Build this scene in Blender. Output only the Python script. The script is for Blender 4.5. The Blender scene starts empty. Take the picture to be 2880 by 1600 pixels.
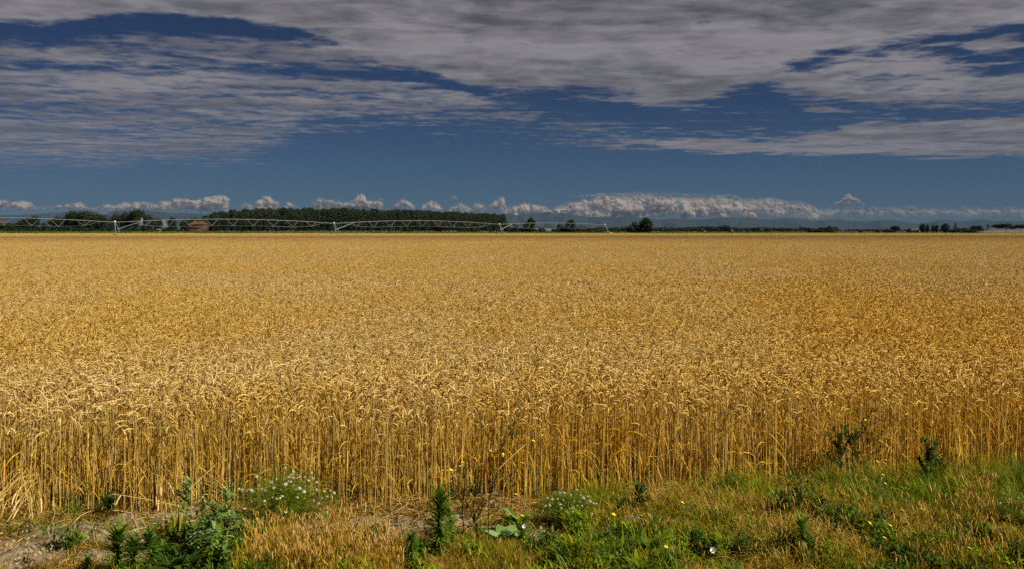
import bpy, math, random
import numpy as np
from mathutils import Vector, noise as mnoise

R = math.radians
scene = bpy.context.scene
COL = scene.collection
rng = np.random.default_rng(7)
random.seed(7)
SKIP = ()

# ------------------------------------------------------------------ camera
EYE = 2.17
FPX = 2240.0            # focal length in pixels of the 2880 px wide photograph
HOR = 650.0             # row of the horizon in the photograph
cam_d = bpy.data.cameras.new('camera')
cam_d.sensor_width = 36.0
cam_d.lens = 36.0 * FPX / 2880.0
cam_d.shift_y = -(800.0 - HOR) / 2880.0
cam_d.clip_start = 0.1
cam_d.clip_end = 80000.0
cam = bpy.data.objects.new('camera', cam_d)
cam.location = (0, 0, EYE)
cam.rotation_euler = (R(90), 0, 0)
COL.objects.link(cam)
scene.camera = cam


def ux(X, D):
    return (X - 1440.0) / FPX * D


def uz(Y, D):
    return EYE - (Y - HOR) / FPX * D


def gd(Y):
    return FPX * EYE / (Y - HOR)


# ------------------------------------------------------------------ sun and exposure
SUN_EL, SUN_AZ = R(48), R(118)      # azimuth measured clockwise from +Y (the view direction)
sun_dir = Vector((math.sin(SUN_AZ) * math.cos(SUN_EL), math.cos(SUN_AZ) * math.cos(SUN_EL), math.sin(SUN_EL)))
sun_d = bpy.data.lights.new('sun', 'SUN')
sun_d.energy = 5.0
sun_d.angle = R(0.6)
sun_d.color = (1.0, 0.92, 0.75)
sun = bpy.data.objects.new('sun', sun_d)
sun.rotation_euler = sun_dir.to_track_quat('Z', 'Y').to_euler()
COL.objects.link(sun)
vs = scene.view_settings
vs.view_transform = 'Standard'
vs.look = 'None'
vs.exposure = 0.36
vs.gamma = 1.0
vs.use_curve_mapping = False
cy = scene.cycles
cy.max_bounces = 6
cy.diffuse_bounces = 4
cy.glossy_bounces = 2
cy.transmission_bounces = 4
cy.volume_bounces = 0
cy.transparent_max_bounces = 16
cy.sample_clamp_indirect = 4.0
cy.use_denoising = False
try:
    cy.denoiser = 'OPENIMAGEDENOISE'
    cy.denoising_input_passes = 'RGB_ALBEDO_NORMAL'
    cy.denoising_prefilter = 'ACCURATE'
except Exception:
    pass

# ------------------------------------------------------------------ node helpers


class NT:
    def __init__(self, tree):
        self.t = tree
        self.n = tree.nodes
        self.l = tree.links

    def put(self, sock, v):
        if v is None:
            return
        if hasattr(v, 'is_linked') or hasattr(v, 'links'):
            self.l.new(v, sock)
        else:
            sock.default_value = v

    def m(self, op, a, b=None, c=None, clamp=False):
        n = self.n.new('ShaderNodeMath')
        n.operation = op
        n.use_clamp = clamp
        self.put(n.inputs[0], a)
        self.put(n.inputs[1], b)
        self.put(n.inputs[2], c)
        return n.outputs[0]

    def ss(self, x, lo, hi, a=0.0, b=1.0):
        n = self.n.new('ShaderNodeMapRange')
        n.interpolation_type = 'SMOOTHSTEP'
        self.put(n.inputs[0], x)
        n.inputs[1].default_value = lo
        n.inputs[2].default_value = hi
        n.inputs[3].default_value = a
        n.inputs[4].default_value = b
        return n.outputs[0]

    def noise(self, vec, scale, detail=4.0, rough=0.5, dist=0.0, lac=2.0, out=0):
        n = self.n.new('ShaderNodeTexNoise')
        self.put(n.inputs['Vector'], vec)
        n.inputs['Scale'].default_value = scale
        n.inputs['Detail'].default_value = detail
        n.inputs['Roughness'].default_value = rough
        n.inputs['Lacunarity'].default_value = lac
        n.inputs['Distortion'].default_value = dist
        return n.outputs[out]

    def xyz(self, x, y, z=0.0):
        n = self.n.new('ShaderNodeCombineXYZ')
        self.put(n.inputs[0], x)
        self.put(n.inputs[1], y)
        self.put(n.inputs[2], z)
        return n.outputs[0]

    def sep(self, v):
        n = self.n.new('ShaderNodeSeparateXYZ')
        self.put(n.inputs[0], v)
        return n.outputs

    def mix(self, f, a, b, mode='MIX'):
        n = self.n.new('ShaderNodeMix')
        n.data_type = 'RGBA'
        n.blend_type = mode
        self.put(n.inputs[0], f)
        for s, v in ((n.inputs[6], a), (n.inputs[7], b)):
            if isinstance(v, tuple):
                v = (v[0], v[1], v[2], 1.0)
            self.put(s, v)
        return n.outputs[2]

    def curve(self, x, pts):
        """piecewise curve over photograph-sized azimuth units"""
        n = self.n.new('ShaderNodeFloatCurve')
        c = n.mapping.curves[0]
        P = [((X + 600) / 4000.0, (Y + 200) / 900.0) for X, Y in pts]
        c.points[0].location = P[0]
        c.points[1].location = P[-1]
        for p in P[1:-1]:
            c.points.new(*p)
        for p in c.points:
            p.handle_type = 'AUTO_CLAMPED'
        n.mapping.update()
        self.put(n.inputs['Value'], self.m('MULTIPLY_ADD', x, 1 / 4000.0, 600 / 4000.0))
        return self.m('MULTIPLY_ADD', n.outputs[0], 900.0, -200.0)


# ------------------------------------------------------------------ world: Nishita sky with a high cloud sheet
world = bpy.data.worlds.new('World')
scene.world = world
world.use_nodes = True
wt = world.node_tree
wt.nodes.clear()
W = NT(wt)
tc = wt.nodes.new('ShaderNodeTexCoord')
D = tc.outputs['Generated']
dx, dy, dz = W.sep(D)[0], W.sep(D)[1], W.sep(D)[2]
sky = wt.nodes.new('ShaderNodeTexSky')
sky.sky_type = 'NISHITA'
sky.sun_disc = False
sky.sun_elevation = SUN_EL
sky.sun_rotation = SUN_AZ
sky.altitude = 3500
sky.air_density = 1.0
sky.dust_density = 0.3
sky.ozone_density = 3.0
ay = W.m('MAXIMUM', W.m('ABSOLUTE', dy), 0.05)
zz = W.m('MAXIMUM', dz, 0.014)
X0 = W.m('MULTIPLY_ADD', W.m('DIVIDE', dx, ay), 2003.5, 1288.0)
V0 = W.m('DIVIDE', dz, ay)
Y0 = W.m('MULTIPLY_ADD', V0, -2003.5, 581.4)
Pp = W.xyz(W.m('DIVIDE', dx, zz), W.m('DIVIDE', ay, zz), 0.0)      # point on a flat cloud sheet
# edges wander
wn = W.noise(Pp, 0.9, 6, 0.6, 0.3, out=1)
ws = wt.nodes.new('ShaderNodeSeparateColor')
wt.links.new(wn, ws.inputs[0])
X = W.m('ADD', X0, W.m('MULTIPLY', W.m('SUBTRACT', ws.outputs[0], 0.5), 260.0))
Y = W.m('ADD', Y0, W.m('MULTIPLY', W.m('SUBTRACT', ws.outputs[1], 0.5), 60.0))
BANDS = [
    # (upper edge, lower edge, softness, weight)
    ([(-600, -200), (3400, -200)],
     [(-600, 80), (0, 72), (200, 68), (400, 42), (560, 48), (700, 86), (850, 115), (1000, 170), (1200, 222), (1400, 234),
      (1600, 248), (1690, 268), (1800, 245), (1900, 215), (2000, 180), (2100, 145), (2250, 112), (2400, 90), (2576, 58), (3400, -20)], 30, 1.25),
    ([(-600, 98), (0, 98), (230, 84), (400, 78), (600, 84), (700, 74), (850, 78), (1000, 165), (1060, 186), (1200, 258), (1480, 316), (1560, 340), (3400, 340)],
     [(-600, 424), (0, 416), (400, 414), (600, 398), (700, 360), (800, 305), (900, 294), (1200, 306), (1480, 330), (1560, 338), (3400, 338)], 40, 0.50),
    ([(-600, 220), (1850, 220), (1950, 182), (2080, 150), (2200, 125), (2330, 135), (2420, 168), (2576, 178), (3400, 190)],
     [(-600, 214), (1850, 214), (1980, 240), (2100, 268), (2300, 276), (2576, 264), (3400, 250)], 30, 0.80),
    ([(-600, 370), (1430, 368), (1700, 350), (2000, 347), (2110, 332), (2150, 312), (2300, 302), (2576, 286), (3400, 270)],
     [(-600, 360), (1430, 366), (1800, 384), (2100, 394), (2576, 397), (3400, 400)], 12, 1.0),
    ([(-600, 130), (2380, 125), (2430, 108), (2530, 104), (2580, 122), (3400, 122)],
     [(-600, 110), (2380, 122), (2430, 138), (2530, 134), (2580, 118), (3400, 110)], 16, 0.9),
    ([(-600, 292), (2000, 287), (2060, 274), (2140, 284), (3400, 292)],
     [(-600, 280), (2000, 283), (2060, 292), (2140, 288), (3400, 280)], 8, 0.9),
]
cov = None
for up, lo, soft, wgt in BANDS:
    a = W.m('SUBTRACT', Y, W.curve(X, up))
    b = W.m('SUBTRACT', W.curve(X, lo), Y)
    d = W.m('MINIMUM', a, b)
    c = W.m('MULTIPLY', W.m('MINIMUM', W.m('MAXIMUM', W.m('DIVIDE', d, soft), -2.6), 1.0), wgt)
    cov = c if cov is None else W.m('MAXIMUM', cov, c)
# a ragged line of gaps between the main bank and the streaks under it
hole_c = W.curve(X, [(-600, 195), (560, 178), (800, 186), (1060, 200), (1250, 236), (3400, 236)])
hd = W.m('DIVIDE', W.m('ABSOLUTE', W.m('SUBTRACT', Y, hole_c)), 24.0)
hx = W.m('MULTIPLY', W.ss(X, 480, 640), W.ss(X, 1250, 1120))
hole = W.m('MULTIPLY', W.m('SUBTRACT', 1.0, hd, clamp=True), hx)
cov = W.m('SUBTRACT', cov, W.m('MULTIPLY', hole, 1.0))
h2 = W.m('DIVIDE', W.m('ABSOLUTE', W.m('SUBTRACT', Y, W.curve(X, [(-600, 100), (0, 98), (230, 80), (500, 72), (800, 92), (3400, 92)]))), 34.0)
h2 = W.m('MULTIPLY', W.m('SUBTRACT', 1.0, h2, clamp=True), W.ss(X, 930, 780))
cov = W.m('SUBTRACT', cov, W.m('MULTIPLY', h2, 0.42))
# fine structure: wind-drawn streaks and small flakes
ang = R(8)
sx = W.m('ADD', W.m('MULTIPLY', dx, math.cos(ang)), W.m('MULTIPLY', ay, math.sin(ang)))
sy = W.m('SUBTRACT', W.m('MULTIPLY', ay, math.cos(ang)), W.m('MULTIPLY', dx, math.sin(ang)))
Ps = W.xyz(W.m('DIVIDE', W.m('MULTIPLY', sx, 0.6), zz), W.m('DIVIDE', W.m('MULTIPLY', sy, 1.25), zz), 3.0)
n1 = W.noise(Ps, 2.1, 12, 0.62, 0.5)
n2 = W.noise(Pp, 6.0, 8, 0.60, 0.3)
nn = W.m('ADD', W.m('MULTIPLY', n1, 0.56), W.m('MULTIPLY', n2, 0.44))
dens = W.m('ADD', W.m('MULTIPLY', W.m('SUBTRACT', nn, 0.5), 5.0), W.m('MULTIPLY', cov, 0.82))
alpha = W.ss(dens, -0.25, 0.85)
thick = W.ss(dens, 0.3, 1.5)
# fade of the sheet into the haze near the horizon
alpha = W.m('MULTIPLY', alpha, W.ss(V0, 0.05, 0.10))
alpha = W.m('MULTIPLY', alpha, 0.93)
tone = W.noise(Ps, 0.8, 10, 0.6, 0.4)
tone2 = W.noise(Pp, 2.6, 10, 0.6, 0.3)
tt = W.m('ADD', W.m('MULTIPLY', tone, 0.6), W.m('MULTIPLY', tone2, 0.4))
tt = W.ss(tt, 0.38, 0.62)
tt = W.m('SUBTRACT', W.m('ADD', tt, 0.25), W.m('MULTIPLY', thick, 0.38), clamp=True)
ccol = W.mix(tt, (1.12, 1.07, 1.24), (3.7, 3.42, 3.6))
hi = W.ss(Y0, 40, 330)
ccol = W.mix(W.m('MULTIPLY', hi, 0.30), ccol, (2.3, 2.15, 2.3))
skyc = W.mix(1.0, sky.outputs[0], W.mix(W.ss(V0, 0.0, 0.26), (0.21, 0.27, 0.33), (0.14, 0.185, 0.27)), 'MULTIPLY')
out = W.mix(alpha, skyc, ccol)
bg = wt.nodes.new('ShaderNodeBackground')
bg.inputs['Strength'].default_value = 0.062
wt.links.new(out, bg.inputs['Color'])
wo = wt.nodes.new('ShaderNodeOutputWorld')
wt.links.new(bg.outputs[0], wo.inputs['Surface'])
world.cycles.sampling_method = 'MANUAL'
world.cycles.sample_map_resolution = 512

# ------------------------------------------------------------------ materials


def new_mat(name):
    m = bpy.data.materials.new(name)
    m.use_nodes = True
    m.node_tree.nodes.clear()
    return m, NT(m.node_tree)


def finish(m, T, bsdf):
    o = T.n.new('ShaderNodeOutputMaterial')
    T.l.new(bsdf, o.inputs['Surface'])
    return m


def princ(T, col, rough=0.8, spec=0.2, metal=0.0, normal=None):
    b = T.n.new('ShaderNodeBsdfPrincipled')
    if isinstance(col, tuple):
        col = (col[0], col[1], col[2], 1)
    T.put(b.inputs['Base Color'], col)
    T.put(b.inputs['Roughness'], rough)
    b.inputs['Specular IOR Level'].default_value = spec
    b.inputs['Metallic'].default_value = metal
    if normal is not None:
        T.l.new(normal, b.inputs['Normal'])
    return b.outputs[0]


def bump(T, h, strength=0.5, dist=0.1):
    n = T.n.new('ShaderNodeBump')
    n.inputs['Strength'].default_value = strength
    n.inputs['Distance'].default_value = dist
    T.l.new(h, n.inputs['Height'])
    return n.outputs[0]


def world_pos(T):
    return T.n.new('ShaderNodeNewGeometry').outputs['Position']


def attr(T, name='Col'):
    a = T.n.new('ShaderNodeAttribute')
    a.attribute_name = name
    return a.outputs['Color']


def leaf_mat(name, translucent=0.25, tint=None, scale=0.5, amount=0.5, spec=0.15):
    """colour from the mesh (per blade), varied by patches of the field"""
    m, T = new_mat(name)
    c = attr(T)
    if tint is not None:
        n = T.noise(world_pos(T), scale, 4, 0.6)
        c = T.mix(T.m('MULTIPLY', T.ss(n, 0.40, 0.62), amount), c, tint, 'MULTIPLY')
    d = princ(T, c, 0.6, spec)
    tr = T.n.new('ShaderNodeBsdfTranslucent')
    T.put(tr.inputs['Color'], c)
    mx = T.n.new('ShaderNodeMixShader')
    mx.inputs[0].default_value = translucent
    T.l.new(d, mx.inputs[1])
    T.l.new(tr.outputs[0], mx.inputs[2])
    return finish(m, T, mx.outputs[0])


def flat_mat(name, col, rough=0.8, metal=0.0, var=0.15, scale=3.0, spec=0.3):
    m, T = new_mat(name)
    n = T.noise(world_pos(T), scale, 5, 0.6)
    lo = tuple(v * (1 - var) for v in col)
    hi_ = tuple(min(1, v * (1 + var)) for v in col)
    return finish(m, T, princ(T, T.mix(T.ss(n, 0.35, 0.65), lo, hi_), rough, spec, metal))


# ------------------------------------------------------------------ mesh helpers


class MB:
    def __init__(self):
        self.v, self.f, self.c, self.n = [], [], [], 0

    def add(self, V, F, C):
        V = np.asarray(V, float).reshape(-1, 3)
        F = np.asarray(F, int).reshape(-1, 4)
        C = np.asarray(C, float)
        if C.ndim == 1:
            C = np.tile(C, (len(V), 1))
        self.v.append(V)
        self.f.append(F + self.n)
        self.c.append(C.reshape(-1, 3))
        self.n += len(V)

    def tube(self, P, Rr, S, col, b=None, cap=True):
        """P [N,K,3], Rr [N,K] or scalar, col [N,3] or [N,K,3]"""
        P = np.asarray(P, float)
        if P.ndim == 2:
            P = P[None]
        N, K, _ = P.shape
        Rr = np.broadcast_to(np.asarray(Rr, float), (N, K))
        T = np.gradient(P, axis=1)
        T /= np.linalg.norm(T, axis=2, keepdims=True) + 1e-9
        if b is None:
            ref = np.zeros((N, K, 3))
            ref[..., 0] = 1.0
            vert = np.abs(T[..., 0]) > 0.9
            ref[vert] = (0, 1, 0)
            B = np.cross(T, ref)
        else:
            B = np.broadcast_to(np.asarray(b)[:, None, :], (N, K, 3)).copy()
        B /= np.linalg.norm(B, axis=2, keepdims=True) + 1e-9
        Nn = np.cross(T, B)
        a = np.arange(S) * 2 * math.pi / S
        V = P[:, :, None, :] + Rr[:, :, None, None] * (np.cos(a)[None, None, :, None] * B[:, :, None, :] + np.sin(a)[None, None, :, None] * Nn[:, :, None, :])
        idx = np.arange(N * K * S).reshape(N, K, S)
        q = np.stack([idx[:, :-1, :], np.roll(idx, -1, 2)[:, :-1, :], np.roll(idx, -1, 2)[:, 1:, :], idx[:, 1:, :]], -1)
        self.add(V, q, self._c(col, N, K, S))

    def _c(self, col, N, K, S):
        col = np.asarray(col, float)
        if col.ndim == 1:
            return np.tile(col, (N * K * S, 1))
        if col.ndim == 2:
            return np.repeat(col, K * S, 0)
        return np.repeat(col.reshape(N * K, 3), S, 0)

    def ribbon(self, P, Wd, b, col):
        """P [N,K,3], Wd [N,K] half widths, b [N,3] width direction"""
        P = np.asarray(P, float)
        N, K, _ = P.shape
        Wd = np.broadcast_to(np.asarray(Wd, float), (N, K))
        b = np.asarray(b, float)
        if b.ndim == 2:
            b = b[:, None, :]
        off = b * Wd[:, :, None]
        V = np.stack([P - off, P + off], 2)
        idx = np.arange(N * K * 2).reshape(N, K, 2)
        q = np.stack([idx[:, :-1, 0], idx[:, :-1, 1], idx[:, 1:, 1], idx[:, 1:, 0]], -1)
        self.add(V, q, self._c(col, N, K, 2))

    def quads(self, c, u, v, col):
        """square leaves: centre, two half vectors"""
        V = np.stack([c - u - v, c + u - v, c + u + v, c - u + v], 1)
        idx = np.arange(len(c) * 4).reshape(-1, 4)
        col = np.asarray(col, float)
        if col.ndim == 2:
            col = np.repeat(col, 4, 0)
        self.add(V, idx, col)

    def box(self, x0, x1, y0, y1, z0, z1, col):
        V = [(x0, y0, z0), (x1, y0, z0), (x1, y1, z0), (x0, y1, z0), (x0, y0, z1), (x1, y0, z1), (x1, y1, z1), (x0, y1, z1)]
        F = [(0, 3, 2, 1), (4, 5, 6, 7), (0, 1, 5, 4), (1, 2, 6, 5), (2, 3, 7, 6), (3, 0, 4, 7)]
        self.add(V, F, np.array(col))

    def bar(self, a, b_, r, col, S=6):
        self.tube(np.array([[a, b_]], float), r, S, np.array(col))

    def mesh(self, name, mat, smooth=False):
        me = bpy.data.meshes.new(name)
        V = np.concatenate(self.v).astype(np.float32)
        F = np.concatenate(self.f).astype(np.int32)
        C = np.concatenate(self.c).astype(np.float32)
        me.vertices.add(len(V))
        me.vertices.foreach_set('co', V.ravel())
        me.loops.add(F.size)
        me.loops.foreach_set('vertex_index', F.ravel())
        me.polygons.add(len(F))
        me.polygons.foreach_set('loop_start', np.arange(0, F.size, 4, dtype=np.int32))
        if smooth:
            me.polygons.foreach_set('use_smooth', np.ones(len(F), bool))
        me.update(calc_edges=True)
        ca = me.color_attributes.new('Col', 'FLOAT_COLOR', 'POINT')
        ca.data.foreach_set('color', np.concatenate([C, np.ones((len(C), 1), np.float32)], 1).ravel())
        me.materials.append(mat)
        return me

    def obj(self, name, mat, parent=None, smooth=False, loc=None, link=True):
        o = bpy.data.objects.new(name, self.mesh(name, mat, smooth))
        if link:
            COL.objects.link(o)
        if parent is not None:
            o.parent = parent
        if loc is not None:
            o.location = loc
        return o


def tag(o, label=None, cat=None, group=None, kind=None):
    for k, v in (('label', label), ('category', cat), ('group', group), ('kind', kind)):
        if v:
            o[k] = v
    return o


def empty(name, loc, label, cat, group=None, rz=0.0, sc=(1, 1, 1)):
    o = bpy.data.objects.new(name, None)
    COL.objects.link(o)
    o.location = loc
    o.rotation_euler = (0, 0, rz)
    o.scale = sc
    return tag(o, label, cat, group)


def copy_tree(o, loc, rz, sc, label, group=None):
    c = o.copy()
    COL.objects.link(c)
    c.location, c.rotation_euler, c.scale = loc, (0, 0, rz), sc
    c['label'] = label
    if group:
        c['group'] = group
    for ch in o.children:
        d = ch.copy()
        COL.objects.link(d)
        d.parent = c
        for g in ch.children:
            e = g.copy()
            COL.objects.link(e)
            e.parent = d
    return c


def arc(base, az, L, p0, p1, K, power=1.0):
    """curves that leave `base` at angle p0 from vertical and end at p1; returns [N,K,3] and side vectors"""
    N = len(base)
    t = np.linspace(0, 1, K)
    ph = p0[:, None] + (p1 - p0)[:, None] * t[None] ** power
    seg = (L / (K - 1))[:, None]
    dxy = np.sin(ph[:, :-1]) * seg
    dz_ = np.cos(ph[:, :-1]) * seg
    r = np.concatenate([np.zeros((N, 1)), np.cumsum(dxy, 1)], 1)
    z = np.concatenate([np.zeros((N, 1)), np.cumsum(dz_, 1)], 1)
    P = np.stack([base[:, 0:1] + r * np.cos(az)[:, None], base[:, 1:2] + r * np.sin(az)[:, None], base[:, 2:3] + z], -1)
    b = np.stack([-np.sin(az), np.cos(az), np.zeros(N)], -1)
    return P, b


def pick(cols, N, jit=0.12, p=None):
    cols = np.array(cols, float)
    c = cols[rng.choice(len(cols), N, p=p)]
    return c * (1 + rng.uniform(-jit, jit, (N, 1))) * (1 + rng.uniform(-jit * .3, jit * .3, (N, 3)))


U = rng.uniform

# ------------------------------------------------------------------ ground: one sheet to the horizon
EDGE = [(-9.0, 5.8), (-6.5, 5.9), (-3.95, 6.05), (-0.96, 6.30), (0.75, 6.60), (2.6, 6.86), (4.7, 7.05), (7.5, 7.35), (12, 8.0)]
EX, EY = [p[0] for p in EDGE], [p[1] for p in EDGE]


def edge_y(x):
    return np.interp(x, EX, EY)


def fbm(x, y, s, oct_=4, seed=0):
    """cheap value noise, vectorised"""
    x, y = np.broadcast_arrays(np.asarray(x, float), np.asarray(y, float))
    tot = np.zeros(x.shape)
    amp = 1.0
    nrm = 0.0
    for o in range(oct_):
        fx, fy = x * s * 2 ** o + 31.7 * o + seed * 7.3, y * s * 2 ** o + 11.1 * o + seed * 3.1
        ix, iy = np.floor(fx).astype(np.int64), np.floor(fy).astype(np.int64)
        tx, ty = fx - ix, fy - iy
        tx, ty = tx * tx * (3 - 2 * tx), ty * ty * (3 - 2 * ty)

        def h(a, b):
            n = (a * 374761393 + b * 668265263 + (seed + 1) * 2246822519) & 0xFFFFFFFF
            n = ((n ^ (n >> 13)) * 1274126177) & 0xFFFFFFFF
            return ((n ^ (n >> 16)) & 0xFFFF) / 65535.0
        v = (h(ix, iy) * (1 - tx) + h(ix + 1, iy) * tx) * (1 - ty) + (h(ix, iy + 1) * (1 - tx) + h(ix + 1, iy + 1) * tx) * ty
        tot += amp * v
        nrm += amp
        amp *= 0.5
    return tot / nrm


def ground_z(x, y):
    x, y = np.asarray(x, float), np.asarray(y, float)
    near = np.clip((9.5 - y) / 2.5, 0, 1) * np.clip((y - 1.0) / 1.5, 0, 1)
    z = (fbm(x, y, 1.2, 3, 1) - 0.5) * 0.10 + (fbm(x, y, 6.0, 4, 2) - 0.5) * 0.06
    # clods on the bare patches
    bare = bare_mask(x, y)
    z = z + bare * ((fbm(x, y, 9.0, 4, 5) - 0.45) * 0.09)
    # weedy right side sits a little higher
    z = z + 0.05 * np.clip((x - 0.8) / 2.0, 0, 1)
    return z * near


def bare_mask(x, y):
    m = np.zeros(np.broadcast(x, y).shape)
    for cx, cy_, rx, ry in BARE:
        d = ((x - cx) / rx) ** 2 + ((y - cy_) / ry) ** 2 + (fbm(x, y, 3.0, 3, 9) - 0.5) * 1.6
        m = np.maximum(m, np.clip((1.25 - d) * 1.6, 0, 1))
    return m


def fg(X, Y):
    """ground point seen at photograph pixel (X, Y)"""
    d = gd(Y)
    return ux(X, d), d


BARE = []
for X_, Y_, hw, hh in [(60, 1560, 150, 40), (250, 1500, 170, 40), (420, 1450, 120, 30), (560, 1555, 60, 25), (330, 1560, 120, 25),
                       (860, 1490, 90, 25), (1070, 1480, 160, 28), (1290, 1470, 70, 25), (1640, 1505, 175, 30), (1790, 1468, 60, 14), (760, 1440, 60, 14)]:
    a_, b_ = fg(X_, Y_)
    BARE.append((a_, b_, hw / FPX * b_, abs(gd(Y_ - hh) - gd(Y_ + hh)) / 2))


def axis(dense0, dense1, step, far0, far1):
    mid = np.arange(dense0, dense1 + step, step)
    up = [mid[-1]]
    s = step
    while up[-1] < far1:
        s *= 1.22
        up.append(min(up[-1] + s, far1))
    dn = [mid[0]]
    s = step
    while dn[-1] > far0:
        s *= 1.22
        dn.append(max(dn[-1] - s, far0))
    return np.array(dn[::-1][:-1] + list(mid) + up[1:])


gx, gy = axis(-6.0, 7.0, 0.035, -20000, 20000), axis(3.6, 9.0, 0.03, -1500, 24000)
GX, GY = np.meshgrid(gx, gy)
GZ = ground_z(GX, GY)
mb = MB()
idx = np.arange(GX.size).reshape(GX.shape)
mb.add(np.stack([GX, GY, GZ], -1), np.stack([idx[:-1, :-1], idx[:-1, 1:], idx[1:, 1:], idx[1:, :-1]], -1),
       np.stack([bare_mask(GX, GY)] * 3, -1).reshape(-1, 3))
m, T = new_mat('soil_and_fields')
wp = world_pos(T)
wx, wy, wz = T.sep(wp)[0], T.sep(wp)[1], T.sep(wp)[2]
n_s = T.noise(wp, 14.0, 10, 0.72)
n_f = T.noise(wp, 60.0, 4, 0.7)
duff = T.mix(T.ss(n_s, 0.35, 0.65), (0.045, 0.028, 0.006), (0.13, 0.08, 0.02))
dirt = T.mix(T.ss(n_s, 0.35, 0.65), (0.13, 0.095, 0.05), (0.44, 0.35, 0.22))
bm = T.sep(attr(T))[0]
near = T.mix(bm, duff, dirt)
near = T.mix(T.ss(n_f, 0.3, 0.7), T.mix(0.45, near, (0.05, 0.03, 0.012)), near)
n_k = T.noise(T.xyz(T.m('MULTIPLY', wx, 0.3), wy, 0.0), 0.004, 3, 0.5)
fields = T.mix(T.ss(n_k, 0.42, 0.58), (0.045, 0.07, 0.018), (0.14, 0.12, 0.04))
c = T.mix(T.ss(wy, 404, 412), near, fields)
finish(m, T, princ(T, c, 0.95, 0.1, 0.0, bump(T, n_s, 0.9, 0.03)))
ground = mb.obj('ground', m, smooth=True)
tag(ground, kind='structure')

# ------------------------------------------------------------------ mountains on the horizon
RIDGE = [(-400, 612), (-200, 606), (0, 604), (56, 603), (100, 600), (160, 597), (215, 589), (260, 592), (300, 596), (340, 590), (380, 592), (420, 591), (480, 597), (560, 600),
         (640, 598), (720, 602), (860, 600), (900, 598), (927, 594), (945, 586), (960, 579), (972, 581), (985, 576), (997, 579), (1010, 577), (1018, 581), (1027, 574), (1040, 582),
         (1060, 588), (1078, 586), (1100, 594), (1200, 604), (1300, 602), (1330, 597), (1360, 600), (1400, 602), (1440, 602), (1458, 605), (1475, 600), (1488, 603), (1500, 599), (1515, 600), (1530, 596), (1546, 593),
         (1556, 597), (1570, 600), (1580, 597), (1590, 598), (1604, 601), (1620, 604), (1650, 608), (1720, 610), (1760, 608), (1800, 612), (1850, 617), (1900, 614), (1940, 617), (1980, 615), (2010, 613), (2040, 610),
         (2080, 612), (2110, 611), (2160, 617), (2225, 613), (2290, 621), (2330, 618), (2365, 616), (2400, 622), (2450, 620), (2510, 618), (2580, 629), (2615, 624), (2640, 617), (2662, 618), (2700, 623),
         (2730, 620), (2760, 617), (2800, 622), (2840, 620), (2880, 622), (3100, 618), (3400, 624)]
RX, RY = [p[0] for p in RIDGE], [p[1] for p in RIDGE]


def ridge(name, dist, depth, f, seed, rough, colr, label=None):
    Xs = np.arange(-500, 3500, 3.0)
    env = (HOR - f(Xs)) / FPX * dist
    rows = np.linspace(-1, 0.35, 34)
    tx = np.tan((Xs - 1440) / FPX * 0 + np.arctan((Xs - 1440) / FPX))
    Dd = dist + rows[:, None] * depth
    xx = tx[None, :] * Dd
    yy = np.broadcast_to(Dd, xx.shape)
    prof = 1 - np.abs(rows) ** 0.85
    prof = np.where(rows > 0, 1 - rows * 2.2, prof)
    n = fbm(xx / depth * 6 + seed, yy / depth * 2.2, 1.0, 6, seed)
    rid = 1 - np.abs(n - 0.5) * 2
    mid = np.sin(np.clip(-rows, 0, 1) * math.pi)[:, None]
    z = env[None, :] * (prof[:, None] * (1 - 0.75 * rough * mid * (1 - rid) * 1.6) - 0.10 * mid)
    z = np.maximum(z, -5 + 0 * z)
    i = np.arange(z.size).reshape(z.shape)
    mb_ = MB()
    mb_.add(np.stack([xx, yy, z], -1), np.stack([i[:-1, :-1], i[:-1, 1:], i[1:, 1:], i[1:, :-1]], -1), np.array(colr))
    m_, T_ = new_mat(name + '_rock_and_forest')
    ps = world_pos(T_)
    nz = T_.sep(T_.n.new('ShaderNodeNewGeometry').outputs['Normal'])[2]
    nn_ = T_.noise(ps, 0.004, 8, 0.7)
    rk = T_.m('MULTIPLY', T_.ss(nn_, 0.52, 0.66), T_.ss(T_.sep(ps)[2], 330, 560))
    cc = T_.mix(rk, tuple(colr), (0.22, 0.20, 0.19))
    finish(m_, T_, princ(T_, cc, 0.95, 0.05))
    o_ = mb_.obj('mountains', m_, smooth=True)
    return tag(o_, kind='structure')


if 'mount' not in SKIP:
    ridge('far', 20500, 3600, lambda x: np.interp(x, RX, RY) + (fbm(x, 0, 0.05, 4, 3) - 0.5) * 3.0, 3, 0.9, (0.035, 0.045, 0.045))

# ------------------------------------------------------------------ cumulus clouds over the mountains (beyond the haze)
CD = 26500.0
m, T = new_mat('cloud')
ca_ = T.sep(attr(T))
cb = T.n.new('ShaderNodeBsdfDiffuse')
cb.inputs['Color'].default_value = (0.90, 0.80, 0.69, 1)
ct = T.n.new('ShaderNodeBsdfTranslucent')
ct.inputs['Color'].default_value = (0.74, 0.71, 0.74, 1)
cm = T.n.new('ShaderNodeMixShader')
cm.inputs[0].default_value = 0.62
T.l.new(cb.outputs[0], cm.inputs[1])
T.l.new(ct.outputs[0], cm.inputs[2])
tr = T.n.new('ShaderNodeBsdfTransparent')
cx = T.n.new('ShaderNodeMixShader')
T.l.new(ca_[0], cx.inputs[0])
T.l.new(tr.outputs[0], cx.inputs[1])
T.l.new(cm.outputs[0], cx.inputs[2])
mat_cloud = finish(m, T, cx.outputs[0])


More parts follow.
